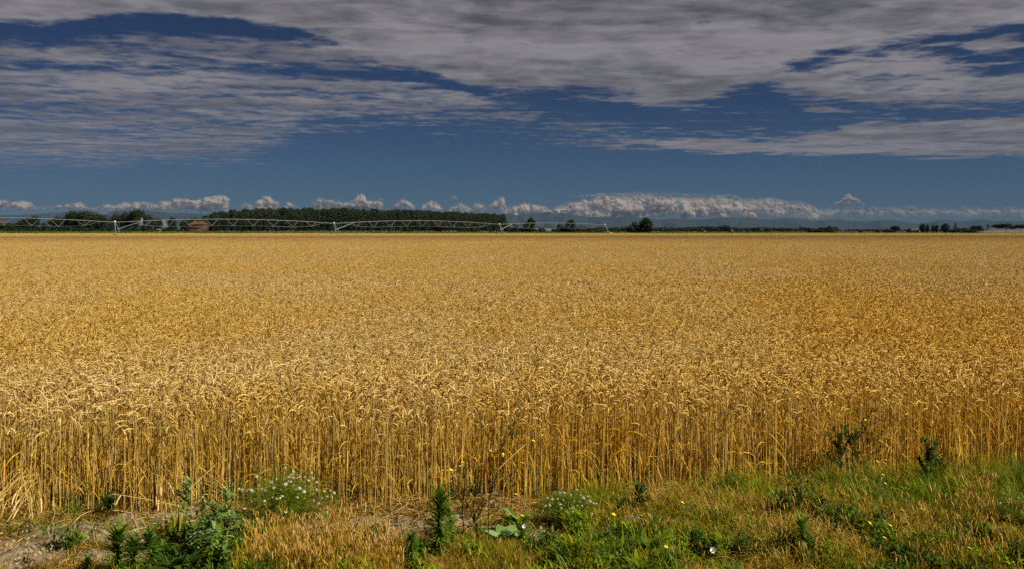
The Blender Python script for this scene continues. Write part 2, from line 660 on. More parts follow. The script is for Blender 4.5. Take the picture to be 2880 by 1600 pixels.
def ico():
    import bmesh
    bm_ = bmesh.new()
    bmesh.ops.create_icosphere(bm_, subdivisions=3, radius=1.0)
    v = np.array([x.co[:] for x in bm_.verts])
    f = np.array([[l.index for l in x.verts] for x in bm_.faces])
    bm_.free()
    return v, f


def tri_mesh(name, V, F, mat):
    me = bpy.data.meshes.new(name)
    me.from_pydata(V.tolist(), [], F.tolist())
    me.materials.append(mat)
    return me


def billow(x, y, s, octs, seed):
    tot, amp, nrm = 0.0, 1.0, 0.0
    for o in range(octs):
        f_ = s * 2.03 ** o
        tot = tot + amp * (np.sqrt((2 * fbm(x * f_, y * f_, 1.0, 1, seed + o) - 1) ** 2 + 0.035) - 0.1)
        nrm += amp
        amp *= 0.58
    return tot / nrm


def cloud(name, prof, base, X0_, X1_, seed, dist=CD, opac=1.0, relief=12.0, rough=13.0, feather=9.0, fade=26.0, holes=0.0):
    """a cumulus mass: a billowing closed shell whose outline follows the profile; px units are turned into metres at `dist`"""
    st = 1.0
    xs = np.arange(X0_, X1_, st)
    top = np.interp(xs, [p[0] for p in prof], [p[1] for p in prof])
    zs = np.arange(min(top) - 8, base + 8, st)
    XX, ZZ = np.meshgrid(xs, zs)
    wx_ = (fbm(XX, ZZ, 1 / 16.0, 3, seed + 20) - .5) * 14
    wz_ = (fbm(XX, ZZ, 1 / 14.0, 3, seed + 30) - .5) * 12
    Bn = billow(XX + wx_, ZZ * 1.15 + wz_, 1 / 26.0, 5, seed)
    TT = np.interp(XX + wx_ * .6, xs, top)
    side = np.minimum(XX - X0_, X1_ - XX) * 0.8
    bse = (base + (fbm(XX, 0 * XX, 1 / 30.0, 3, seed + 5) - .5) * 22 - ZZ)
    dd = np.minimum(np.minimum(ZZ - TT, side), bse * 0.9)
    d = dd + (Bn - 0.42) * rough
    if holes:
        d = d - np.clip(fbm(XX, ZZ * 2.2, 1 / 40.0, 4, seed + 40) - 0.50, 0, 1) * holes
    fine = (fbm(XX, ZZ, 1 / 3.0, 3, seed + 50) - .5) * 4
    al = np.clip((d + fine) / feather, 0, 1) * np.clip((bse + 4) / fade, 0, 1) * opac
    B1 = billow(XX + wx_ * 1.4, ZZ * 1.1 + wz_ * 1.4, 1 / 40.0, 2, seed + 60)
    B2 = billow(XX + wx_, ZZ * 1.1 + wz_, 1 / 15.0, 2, seed + 70)
    px = dist / FPX
    x3 = (XX - 1440) * px
    z3 = EYE - (ZZ - HOR) * px
    i = np.arange(XX.size).reshape(XX.shape)
    mb_ = MB()
    for l in range(4):
        dl = d - l * 1.7
        f2 = (fbm(XX + 31 * l, ZZ + 17 * l, 1 / 4.0, 3, seed + 50 + l) - .5) * 7
        al = np.clip((dl + f2) / feather, 0, 1) * np.clip((bse + 4) / fade, 0, 1) * opac
        al = al * (0.34, 0.45, 0.6, 0.85)[l]
        dep = np.sqrt(np.clip(dl, 0, 60) * 4.0) + (B1 * 2.1 + B2 * 0.38 + Bn * 0.08) * relief - l * 2.2
        q = (al[:-1, :-1] > .01) | (al[1:, :-1] > .01) | (al[:-1, 1:] > .01) | (al[1:, 1:] > .01)
        Q = np.stack([i[:-1, :-1], i[:-1, 1:], i[1:, 1:], i[1:, :-1]], -1)[q]
        c3 = np.stack([al] * 3, -1).reshape(-1, 3)
        mb_.add(np.stack([x3, dist - dep * px, z3], -1), Q, c3)
        if l == 3:
            mb_.add(np.stack([x3, dist + (np.sqrt(np.clip(dl, 0, 60) * 3.0) + 2) * px, z3], -1), Q[:, ::-1], c3)
    return mb_.obj(name, mat_cloud, smooth=True)


CTOP = [(-300, 560), (0, 556), (40, 562), (80, 560), (110, 572), (150, 578), (170, 574), (185, 564), (210, 566), (230, 562), (250, 575), (265, 578), (300, 566), (330, 575), (345, 567), (360, 568), (400, 560), (440, 572), (490, 554), (540, 554),
        (580, 550), (610, 548), (636, 544), (644, 552), (652, 562)]
CTOP2 = [(1405, 560), (1420, 572), (1440, 575), (1455, 575), (1475, 566), (1500, 568), (1530, 573), (1548, 582), (1560, 574), (1590, 563), (1620, 560), (1640, 555), (1655, 564), (1680, 545), (1700, 543), (1715, 546), (1740, 544), (1800, 540), (1850, 542),
         (1900, 546), (1960, 548), (2030, 544), (2050, 541), (2070, 544), (2090, 552), (2130, 553), (2160, 549), (2200, 556), (2250, 563), (2290, 575), (2310, 590)]
if 'cloud' not in SKIP:
    tag(cloud('clouds', CTOP, 603, -320, 654, 1, feather=8, holes=45, rough=15), kind='stuff')
    tag(cloud('clouds', [(x_, y_ + 3) for x_, y_ in CTOP2], 622, 1404, 2320, 2, dist=27500, opac=0.55, relief=7, feather=14, rough=8, fade=34), kind='stuff')
    tag(cloud('clouds', [(x_, y_ + (0 if x_ < 1720 else 10)) for x_, y_ in CTOP2], 622, 1404, 2320, 8, dist=25800, relief=16, holes=95, feather=10, rough=17, fade=20), kind='stuff')
    # thin low veil on the right, farther away
    tag(cloud('clouds', [(2200, 590), (2300, 580), (2400, 577), (2700, 579), (2880, 578), (3200, 578)], 624, 2200, 3200, 3, dist=31000, opac=0.62, relief=12, rough=16, feather=26, holes=30), kind='stuff')
    tag(cloud('clouds', [(1600, 549), (1680, 541), (1760, 539), (1950, 541), (2050, 545), (2140, 553)], 560, 1600, 2160, 4, dist=29000, opac=0.7, relief=6, rough=10, feather=12), kind='stuff')
    for k, (lab, prof, base, x0, x1) in enumerate([
        ('small double-headed cumulus cloud over the left end of the poplar wood', [(672, 580), (690, 570), (705, 574), (720, 576), (732, 556), (745, 548), (760, 548), (772, 560), (788, 565), (795, 574)], 594, 668, 798),
        ('low round cumulus puff just above the poplars, right of the double-headed cloud', [(796, 585), (810, 566), (822, 568), (832, 575), (846, 584)], 594, 796, 848),
        ('cumulus cloud with a tall central tower behind the jagged peak over the poplar wood', [(878, 566), (890, 558), (905, 555), (925, 560), (950, 560), (968, 566), (985, 562), (998, 560), (1006, 545), (1016, 541), (1026, 545), (1032, 560), (1050, 562), (1060, 560), (1075, 556), (1082, 562)], 596, 876, 1084),
        ('round-topped cumulus puff standing alone above the poplar wood', [(1102, 578), (1115, 572), (1128, 560), (1142, 558), (1155, 566), (1168, 576)], 596, 1102, 1170),
        ('pair of cumulus puffs above the right half of the poplar wood', [(1182, 580), (1192, 572), (1200, 568), (1212, 560), (1228, 566), (1240, 580), (1252, 586)], 599, 1182, 1252),
        ('broad low cumulus puffs above the right end of the poplar wood', [(1254, 588), (1272, 576), (1300, 569), (1312, 576), (1325, 582), (1336, 568), (1352, 570), (1372, 576)], 601, 1254, 1374),
        ('narrow leaning cumulus tower between the poplar wood and the big cloud bank', [(1366, 580), (1380, 568), (1392, 560), (1400, 556), (1410, 551), (1420, 560), (1424, 572)], 602, 1364, 1426),
        ('bright tower-shaped cumulus cloud standing alone right of the long bank', [(2318, 576), (2340, 570), (2358, 563), (2368, 548), (2384, 543), (2392, 552), (2408, 557), (2416, 566), (2428, 574)], 584, 2316, 2430),
        ('thin small cloud wisp above the gap between two cumulus puffs', [(1232, 558), (1245, 552), (1262, 552), (1282, 550), (1290, 556)], 564, 1230, 1292),
    ]):
        tag(cloud('cumulus_cloud', prof, base, x0, x1, 50 + k * 7, fade=10, feather=9, rough=10, opac=(0.5 if 'wisp' in lab else 1.0)), lab, 'cloud', 'cumulus clouds along the horizon')

# ------------------------------------------------------------------ haze
mb = MB()
mb.box(-21000, 21000, -1600, 24300, -6.5, 980, (1, 1, 1))
m, T = new_mat('air')
vol = T.n.new('ShaderNodeVolumePrincipled')
vol.inputs['Color'].default_value = (0.13, 0.235, 0.42, 1)
vol.inputs['Density'].default_value = 2.8e-5
vol.inputs['Anisotropy'].default_value = 0.0
o_ = T.n.new('ShaderNodeOutputMaterial')
T.l.new(vol.outputs[0], o_.inputs['Volume'])
if 'haze' not in SKIP:
    tag(mb.obj('haze', m), kind='stuff')

# ------------------------------------------------------------------ wheat
PALE = [(0.74, 0.56, 0.22), (0.84, 0.68, 0.34), (0.68, 0.48, 0.12), (0.60, 0.38, 0.05)]
EARC = [(0.60, 0.43, 0.17), (0.76, 0.58, 0.29), (0.50, 0.33, 0.09), (0.34, 0.21, 0.05)]
LEAFC = [(0.68, 0.42, 0.025), (0.56, 0.32, 0.02), (0.74, 0.52, 0.07), (0.42, 0.23, 0.02), (0.66, 0.52, 0.05)]


def wheat(mb_, base, lod=0, hmul=1.0, green=0.0):
    N = len(base)
    h = np.clip(rng.normal(0.80, 0.055, N), 0.60, 0.95) * hmul * (1 + 0.05 * (fbm(base[:, 0], base[:, 1], 0.8, 2, 4) - 0.5) * 2)
    az = rng.normal(0.0, 1.7, N)
    lean = np.abs(rng.normal(0, 0.05, N))
    sc = pick(PALE, N, 0.14, [0.36, 0.24, 0.25, 0.15])
    ec = pick(EARC, N, 0.14, [0.4, 0.27, 0.23, 0.10])
    if green:
        g = rng.random(N) < green
        sc[g] = pick([(0.30, 0.32, 0.04)], g.sum())
    end = np.where(rng.random(N) < 0.14, U(0.3, 1.3, N), np.clip(rng.normal(2.6, 0.4, N), 1.2, 3.1))
    if lod == 0:
        h = h * np.where(rng.random(N) < 0.10, U(0.80, 0.95, N), 1.0)
    kk = 5 if lod == 0 else 3
    P, b = arc(base, az, h * 0.90, lean, lean + 0.04, kk)
    r = np.linspace(0.0028, 0.0019, kk)[None] * U(0.85, 1.2, (N, 1))
    mb_.tube(P, r, 3, sc, b)
    # peduncle bends over, then the ear
    P2, _ = arc(P[:, -1], az, U(0.06, 0.11, N), lean + 0.04, end * 0.48, 4 if lod == 0 else 3)
    mb_.tube(P2, 0.0015, 3, sc, b)
    ke = 9 if lod == 0 else (5 if lod == 1 else 4)
    P3, _ = arc(P2[:, -1], az, U(0.065, 0.10, N), end * 0.48, end, ke)
    if lod == 0:
        prof = np.array([0.4, 1.0, 0.72, 1.05, 0.75, 1.05, 0.72, 0.85, 0.25])
    elif lod == 1:
        prof = np.array([0.5, 1.0, 0.95, 0.9, 0.3])
    else:
        prof = np.array([0.7, 1.1, 1.0, 0.4])
    cmod = (0.85 + 0.3 * (np.arange(ke) % 2))[None, :, None] if lod == 0 else np.ones((1, ke, 1))
    mb_.tube(P3, prof[None] * U(0.0054, 0.0078, (N, 1)), 5 if lod == 0 else 4, np.repeat(ec[:, None], ke, 1) * cmod, b)
    if lod == 0:      # short awns at the tip and sides
        for _ in range(3):
            k_ = rng.integers(3, ke, N)
            tip = P3[np.arange(N), k_]
            dirn = P3[:, -1] - P3[:, -3]
            dirn /= np.linalg.norm(dirn, axis=1, keepdims=True)
            dirn = dirn + rng.normal(0, 0.35, (N, 3))
            Pa = np.stack([tip, tip + dirn * 0.022], 1)
            mb_.ribbon(Pa, np.array([[0.0009, 0.0002]]), b, ec * 1.05)
    # dry leaves
    for k_ in range((4, 2, 1)[lod]):
        s_ = rng.random(N) < (0.9, 0.8, 0.7)[lod]
        n = s_.sum()
        t = U(0.12, 0.88, n)
        a0 = P[s_, 0] + (P[s_, -1] - P[s_, 0]) * t[:, None]
        la = U(0, 6.283, n)
        Pl, lb = arc(a0, la, U(0.10, 0.24, n), np.where(rng.random(n) < 0.68, U(2.0, 2.9, n), U(0.3, 1.5, n)), U(2.7, 3.25, n), 5 if lod == 0 else 3)
        tw = U(-1.2, 1.2, (n, 1))
        lb = lb * np.cos(tw) + np.array([0, 0, 1]) * np.sin(tw)
        w = (np.array([0.5, 1, 0.9, 0.6, 0.1]) if lod == 0 else np.array([0.7, 1, 0.2]))[None] * U(0.0014, 0.0036, (n, 1))
        mb_.ribbon(Pl, w, lb, pick(LEAFC, n, 0.2, [0.28, 0.22, 0.22, 0.14, 0.14]))


m, T = new_mat('wheat')
wp = world_pos(T)
c = attr(T)
nb = T.noise(wp, 0.22, 5, 0.6)
ns = T.noise(wp, 1.6, 3, 0.6)
c = T.mix(T.m('MULTIPLY', T.ss(nb, 0.42, 0.60), 0.8), T.mix(1.0, c, (1.0, 0.97, 0.90), 'MULTIPLY'), (0.99, 0.90, 0.52), 'MULTIPLY')
c = T.mix(T.m('MULTIPLY', T.ss(ns, 0.50, 0.66), 0.30), c, (1.06, 1.0, 0.60), 'MULTIPLY')
wxx = T.sep(wp)
gold = T.m('MULTIPLY', T.ss(T.m('ADD', wxx[0], T.m('MULTIPLY', ns, 3.0)), 0.5, 7.0), T.ss(wxx[1], 26, 8))
c = T.mix(T.m('MULTIPLY', gold, 0.75), c, (1.06, 0.96, 0.46), 'MULTIPLY')
d_ = princ(T, c, 0.55, 0.25)
tr = T.n.new('ShaderNodeBsdfTranslucent')
T.put(tr.inputs['Color'], c)
mx = T.n.new('ShaderNodeMixShader')
mx.inputs[0].default_value = 0.18
T.l.new(d_, mx.inputs[1])
T.l.new(tr.outputs[0], mx.inputs[2])
mat_wheat = finish(m, T, mx.outputs[0])


def scatter_gn(obj, sets):
    """adds instances of tiles to `obj`; sets = [(point object, [tile objects])]"""
    ng = bpy.data.node_groups.new(obj.name + '_tiles', 'GeometryNodeTree')
    ng.interface.new_socket('Geometry', in_out='INPUT', socket_type='NodeSocketGeometry')
    ng.interface.new_socket('Geometry', in_out='OUTPUT', socket_type='NodeSocketGeometry')
    gi, go = ng.nodes.new('NodeGroupInput'), ng.nodes.new('NodeGroupOutput')
    jn = ng.nodes.new('GeometryNodeJoinGeometry')
    ng.links.new(gi.outputs[0], jn.inputs[0])
    for pts, tiles in sets:
        op = ng.nodes.new('GeometryNodeObjectInfo')
        op.inputs['Object'].default_value = pts
        g2i = ng.nodes.new('GeometryNodeGeometryToInstance')
        for t in tiles:
            ot = ng.nodes.new('GeometryNodeObjectInfo')
            ot.inputs['Object'].default_value = t
            ng.links.new(ot.outputs['Geometry'], g2i.inputs[0])
        iop = ng.nodes.new('GeometryNodeInstanceOnPoints')
        ng.links.new(op.outputs['Geometry'], iop.inputs['Points'])
        ng.links.new(g2i.outputs[0], iop.inputs['Instance'])
        iop.inputs['Pick Instance'].default_value = True

        def named(n_, t_):
            a_ = ng.nodes.new('GeometryNodeInputNamedAttribute')
            a_.data_type = t_
            a_.inputs['Name'].default_value = n_
            return a_.outputs[0]
        ng.links.new(named('pick', 'INT'), iop.inputs['Instance Index'])
        cmb = ng.nodes.new('ShaderNodeCombineXYZ')
        ng.links.new(named('rot', 'FLOAT'), cmb.inputs[2])
        ng.links.new(cmb.outputs[0], iop.inputs['Rotation'])
        sc_ = ng.nodes.new('ShaderNodeCombineXYZ')
        ng.links.new(named('sx', 'FLOAT'), sc_.inputs[0])
        ng.links.new(named('sx', 'FLOAT'), sc_.inputs[1])
        ng.links.new(named('sz', 'FLOAT'), sc_.inputs[2])
        ng.links.new(sc_.outputs[0], iop.inputs['Scale'])
        ng.links.new(iop.outputs[0], jn.inputs[0])
    ng.links.new(jn.outputs[0], go.inputs[0])
    md = obj.modifiers.new('tiles', 'NODES')
    md.node_group = ng


def points(name, P, picks, rot, sx=None, sz=None):
    me = bpy.data.meshes.new(name)
    me.vertices.add(len(P))
    me.vertices.foreach_set('co', np.asarray(P, np.float32).ravel())
    for n_, t_, v_ in (('pick', 'INT', picks), ('rot', 'FLOAT', rot), ('sx', 'FLOAT', np.ones(len(P)) if sx is None else sx), ('sz', 'FLOAT', np.ones(len(P)) if sz is None else sz)):
        a_ = me.attributes.new(n_, t_, 'POINT')
        a_.data.foreach_set('value', np.asarray(v_).astype(np.int32 if t_ == 'INT' else np.float32))
    return bpy.data.objects.new(name, me)


def jgrid(x0, x1, y0, y1, dens):
    """jittered stand of plants"""
    s_ = 1 / math.sqrt(dens)
    xs, ys = np.meshgrid(np.arange(x0, x1, s_), np.arange(y0, y1, s_))
    P = np.stack([xs.ravel(), ys.ravel(), np.zeros(xs.size)], 1)
    P[:, :2] += U(-0.75, 0.75, (len(P), 2)) * s_
    return P


if 'wheat' not in SKIP:
    mb = MB()
    B = jgrid(-7.5, 9.5, 5.5, 9.2, 600)
    ey = edge_y(B[:, 0]) + (fbm(B[:, 0], 0 * B[:, 0], 2.5, 3, 12) - 0.5) * 0.45
    B = B[((B[:, 1] > ey) | ((B[:, 1] > ey - 0.22) & (rng.random(len(B)) < 0.05))) & (B[:, 1] < edge_y(B[:, 0]) + 1.15)]
    thin = np.clip((B[:, 1] - edge_y(B[:, 0])) / 0.25, 0, 1)
    B = B[rng.random(len(B)) < 0.6 + 0.4 * thin]
    e_ = np.clip((B[:, 1] - edge_y(B[:, 0])) / 0.35, 0, 1)
    wheat(mb, B, 0, 1 - (1 - e_) * U(0, 0.26, len(B)))
    field = mb.obj('wheat', mat_wheat)
    tag(field, 'ripe golden wheat with nodding heads covering the whole plain', None, None, 'stuff')

    def tile(size, dens, lod, n):
        out_ = []
        for _ in range(n):
            mb_ = MB()
            wheat(mb_, jgrid(-size / 2, size / 2, -size / 2, size / 2, dens), lod)
            out_.append(mb_.obj('wheat_tile', mat_wheat, link=False))
        return out_
    nearT = tile(1.0, 400, 0, 6)
    midT = tile(1.6, 360, 1, 5)
    farT = tile(4.0, 260, 2, 4)

    def spread(size, ya, yb, n, edge=False):
        ys = np.arange(ya, yb, size)
        pts = []
        for k, y in enumerate(ys):
            wdt = (y + size) * 0.66 + 3.0
            xs = np.arange(-wdt - size, wdt + size, size) + (k % 3) * size / 3.0
            pts.append(np.stack([xs, np.full(len(xs), y + size / 2), np.zeros(len(xs))], 1))
        P = np.concatenate(pts)
        return P
    # tiles that start behind the built front strip
    P = []
    for x in np.arange(-14, 16, 1.0):
        y0 = edge_y(x) + 1.15 + 0.42
        for k in range(14):
            y = y0 + k * 0.92
            if abs(x) < y * 0.68 + 2.5:
                P.append((x + 0.33 * (k % 3), y, 0))
    for y in np.arange(20.5, 30, 0.95):
        for x in np.arange(-y * 0.68 - 3, y * 0.68 + 3, 0.98):
            P.append((x + 0.33 * (int(y) % 3), y, 0))
    P = np.array(P)
    n = len(P)
    ptsN = points('near_points', P, rng.integers(0, 6, n), rng.integers(0, 4, n) * math.pi / 2, None, U(0.95, 1.04, n))
    P = spread(1.5, 29.6, 80, 5)
    n = len(P)
    ptsM = points('mid_points', P, rng.integers(0, 5, n), rng.integers(0, 4, n) * math.pi / 2 + U(-.1, .1, n), None, U(0.95, 1.05, n))
    P = spread(3.8, 79, 402, 5)
    n = len(P)
    ptsF = points('far_points', P, rng.integers(0, 4, n), rng.integers(0, 4, n) * math.pi / 2 + U(-.1, .1, n), None, U(0.95, 1.05, n))
    
    for po in (ptsN, ptsM, ptsF):
        co = np.empty(len(po.data.vertices) * 3, np.float32)
        po.data.vertices.foreach_get('co', co)
        co = co.reshape(-1, 3)
        wv = 1 + 0.16 * (fbm(co[:, 0], co[:, 1] * 0.6, 0.14, 3, 33) - 0.5) * 2
        po.data.attributes['sz'].data.foreach_set('value', (wv * U(0.98, 1.02, len(co))).astype(np.float32))
    scatter_gn(field, [(ptsN, nearT), (ptsM, midT), (ptsF, farT)])

# ------------------------------------------------------------------ middle distance: trees
BARK = (0.10, 0.075, 0.05)
mat_bark = flat_mat('bark', BARK, 0.95)
mat_leaf = leaf_mat('tree_leaves', 0.22, (0.62, 0.70, 0.75), 0.12, 0.5, 0.1)


def crown_mb(lobes, n, size, cols, seed, up=0.35):
    """leaf clumps over and inside the lobes (cx, cy, cz, rx, ry, rz); gaps and light/dark clumps come from real clump colours"""
    rg = np.random.default_rng(seed)
    L = np.array(lobes, float)
    w = (L[:, 3] * L[:, 5]) ** 1.0
    k = rg.choice(len(L), n, p=w / w.sum())
    v = rg.normal(0, 1, (n, 3))
    v /= np.linalg.norm(v, axis=1, keepdims=True)
    rad = rg.uniform(0.35, 1.0, n) ** 0.45
    rad = rad * (1 + 0.16 * np.sin(v[:, 0] * 7 + k * 2.1) * np.sin(v[:, 2] * 6 + k) + rg.normal(0, 0.05, n))
    c = L[k, :3] + v * rad[:, None] * L[k, 3:]
    u = rg.normal(0, 1, (n, 3))
    nrm = v + rg.normal(0, 0.7, (n, 3)) + np.array([0, 0, up])
    nrm /= np.linalg.norm(nrm, axis=1, keepdims=True)
    u = np.cross(nrm, u)
    u /= np.linalg.norm(u, axis=1, keepdims=True)
    w_ = np.cross(nrm, u)
    s = size * rg.uniform(0.5, 1.3, n)[:, None]
    cols = np.array(cols)
    ci = cols[rg.choice(len(cols), n)] * rg.uniform(0.7, 1.35, (n, 1))
    mb_ = MB()
    mb_.quads(c, u * s, w_ * s * rg.uniform(0.5, 1.0, (n, 1)), ci)
    return mb_


def trunk_mb(h, r, limbs, seed, lean=0.0):
    rd = random.Random(seed)
    mb_ = MB()
    zs = np.linspace(-0.3, h, 7)
    P = np.stack([np.sin(zs * 0.7) * 0.12 + lean * zs, np.cos(zs * 0.5) * 0.1 - 0.1, zs], 1)[None]
    mb_.tube(P, np.linspace(r, r * 0.35, 7)[None], 7, np.array(BARK))
    for _ in range(limbs):
        t = rd.uniform(0.3, 0.95)
        a = rd.uniform(0, 6.28)
        l = h * rd.uniform(0.25, 0.5)
        p0 = np.array([lean * h * t, 0, h * t])
        tt_ = np.linspace(0, 1, 4)[:, None]
        Q = p0 + tt_ * np.array([math.cos(a) * l * .7, math.sin(a) * l * .7, l * .75]) + (tt_ ** 2) * np.array([0, 0, l * 0.2])
        mb_.tube(Q[None], np.linspace(r * 0.4, r * 0.1, 4)[None], 5, np.array(BARK))
    return mb_


G_POP = [(0.045, 0.065, 0.022), (0.06, 0.085, 0.03), (0.035, 0.05, 0.018), (0.085, 0.105, 0.05)]
G_DARK = [(0.030, 0.048, 0.014), (0.045, 0.065, 0.018), (0.055, 0.075, 0.02)]
G_MID = [(0.05, 0.08, 0.018), (0.07, 0.10, 0.025), (0.04, 0.06, 0.016)]
G_OLIVE = [(0.07, 0.075, 0.02), (0.09, 0.09, 0.03), (0.05, 0.055, 0.018)]
_d = 0.62
G_GREY = [(0.07, 0.08, 0.06), (0.09, 0.10, 0.075), (0.05, 0.06, 0.045)]

G_POP, G_DARK, G_MID, G_OLIVE, G_GREY = [[tuple(v * _d for v in c_) for c_ in g_] for g_ in (G_POP, G_DARK, G_MID, G_OLIVE, G_GREY)]
# prototypes are built at unit-ish size (metres) and reused
PROTO = {}


def make_proto(kind, seed):
    rd = random.Random(seed)
    if kind == 'poplar':                    # plantation poplar, 20 m
        lobes = [(rd.uniform(-.4, .4), rd.uniform(-.4, .4), z, w_, w_, 3.0) for z, w_ in ((5, 2.4), (8, 3.0), (11, 3.3), (14, 3.3), (16.4, 2.9))]
        lobes += [(rd.uniform(-1.8, 1.8), rd.uniform(-1.8, 1.8), rd.uniform(6, 17), 1.2, 1.2, 1.8) for _ in range(7)]
        lobes += [(rd.uniform(-1.3, 1.3), rd.uniform(-1, 1), rd.uniform(17.4, 18.6), 1.3, 1.3, 1.4) for _ in range(2)]
        return crown_mb(lobes, 1700, 0.34, G_POP, seed), trunk_mb(16, 0.24, 8, seed)
    if kind in ('round', 'olive', 'grey', 'bright'):
        lobes = [(0, 0, 6.0, 3.4, 3.4, 3.3)]
        for k in range(11):
            a = rd.uniform(0, 6.28)
            q = rd.uniform(1.2, 3.2)
            lobes.append((math.cos(a) * q, math.sin(a) * q, rd.uniform(3.2, 8.6 - q * 0.6), rd.uniform(1.2, 2.0), rd.uniform(1.2, 2.0), rd.uniform(1.0, 1.7)))
        cols = {'round': G_DARK, 'olive': G_OLIVE, 'grey': G_GREY, 'bright': G_MID}[kind]
        return crown_mb(lobes, 2600 if kind != 'grey' else 1300, 0.26, cols, seed), trunk_mb(6.0, 0.28, 7, seed)
    if kind == 'bush':                      # reaches the ground, 5 m
        lobes = [(rd.uniform(-1.6, 1.6), rd.uniform(-1, 1), rd.uniform(0.9, 2.6), rd.uniform(1.1, 1.7), 1.3, rd.uniform(1.0, 1.6)) for _ in range(9)]
        lobes += [(rd.uniform(-1, 1), 0, 3.6, 1.0, 1.0, 1.2)]
        return crown_mb(lobes, 2200, 0.20, G_DARK + G_MID[:1], seed), trunk_mb(2.2, 0.14, 6, seed)
    if kind == 'column':                    # upright dense crown
        lobes = [(rd.uniform(-.3, .3), 0, z, w_, w_, 1.9) for z, w_ in ((2.0, 1.3), (3.8, 1.9), (5.8, 2.0), (7.6, 1.7), (9.0, 1.0))]
        lobes += [(rd.uniform(-1.4, 1.4), rd.uniform(-1, 1), rd.uniform(2, 8.5), .9, .9, 1.1) for _ in range(5)]
        return crown_mb(lobes, 2200, 0.24, G_DARK, seed), trunk_mb(7, 0.2, 6, seed)
    if kind == 'sparse':                    # thin see-through crown
        lobes = [(rd.uniform(-1.4, 1.4), rd.uniform(-1, 1), rd.uniform(3, 9.3), rd.uniform(.5, 1.0), .8, rd.uniform(.7, 1.3)) for _ in range(9)]
        return crown_mb(lobes, 330, 0.17, G_GREY, seed), trunk_mb(8.5, 0.13, 12, seed)
    if kind == 'flat':                      # wide umbrella crown on a bare trunk
        lobes = [(rd.uniform(-3.2, 3.2), rd.uniform(-2, 2), rd.uniform(5.6, 7.6), rd.uniform(1.2, 2.2), 1.8, rd.uniform(.9, 1.5)) for _ in range(12)]
        return crown_mb(lobes, 2200, 0.25, G_DARK, seed), trunk_mb(6.0, 0.25, 9, seed)


HEIGHT = {'poplar': 20.3, 'round': 9.6, 'olive': 9.6, 'grey': 9.6, 'bright': 9.6, 'bush': 5.0, 'column': 10.4, 'sparse': 10.4, 'flat': 8.9}
WIDTH = {'poplar': 6.6, 'round': 9.0, 'olive': 9.0, 'grey': 9.0, 'bright': 9.0, 'bush': 5.6, 'column': 4.6, 'sparse': 4.4, 'flat': 9.6}


def tree(kind, x, y, h, w, label, group, name=None, cat='tree', var=3):
    v = random.randrange(var)
    key = (kind, v)
    sx_, sz_ = w / WIDTH[kind], h / HEIGHT[kind]
    rz = random.uniform(-0.5, 0.5)
    if key not in PROTO:
        cm_, tm_ = make_proto(kind, 100 + v * 17 + len(kind) * 3)
        PROTO[key] = (cm_.mesh('crown', mat_leaf), tm_.mesh('trunk', mat_bark))
    cme, tme = PROTO[key]
    root = empty(name or {'poplar': 'poplar_tree', 'bush': 'bush'}.get(kind, 'tree'), (x, y, 0), label, cat, group, rz, (sx_, sx_, sz_))
    for nm, me in (('crown', cme), ('trunk', tme)):
        o = bpy.data.objects.new(nm, me)
        COL.objects.link(o)
        o.parent = root
    return root


def tpx(kind, X_, Ytop, wpx, D_, label, group=None, **kw):
    return tree(kind, ux(X_, D_), D_, uz(Ytop, D_), wpx * 1.34 / FPX * D_, label, group, **kw)


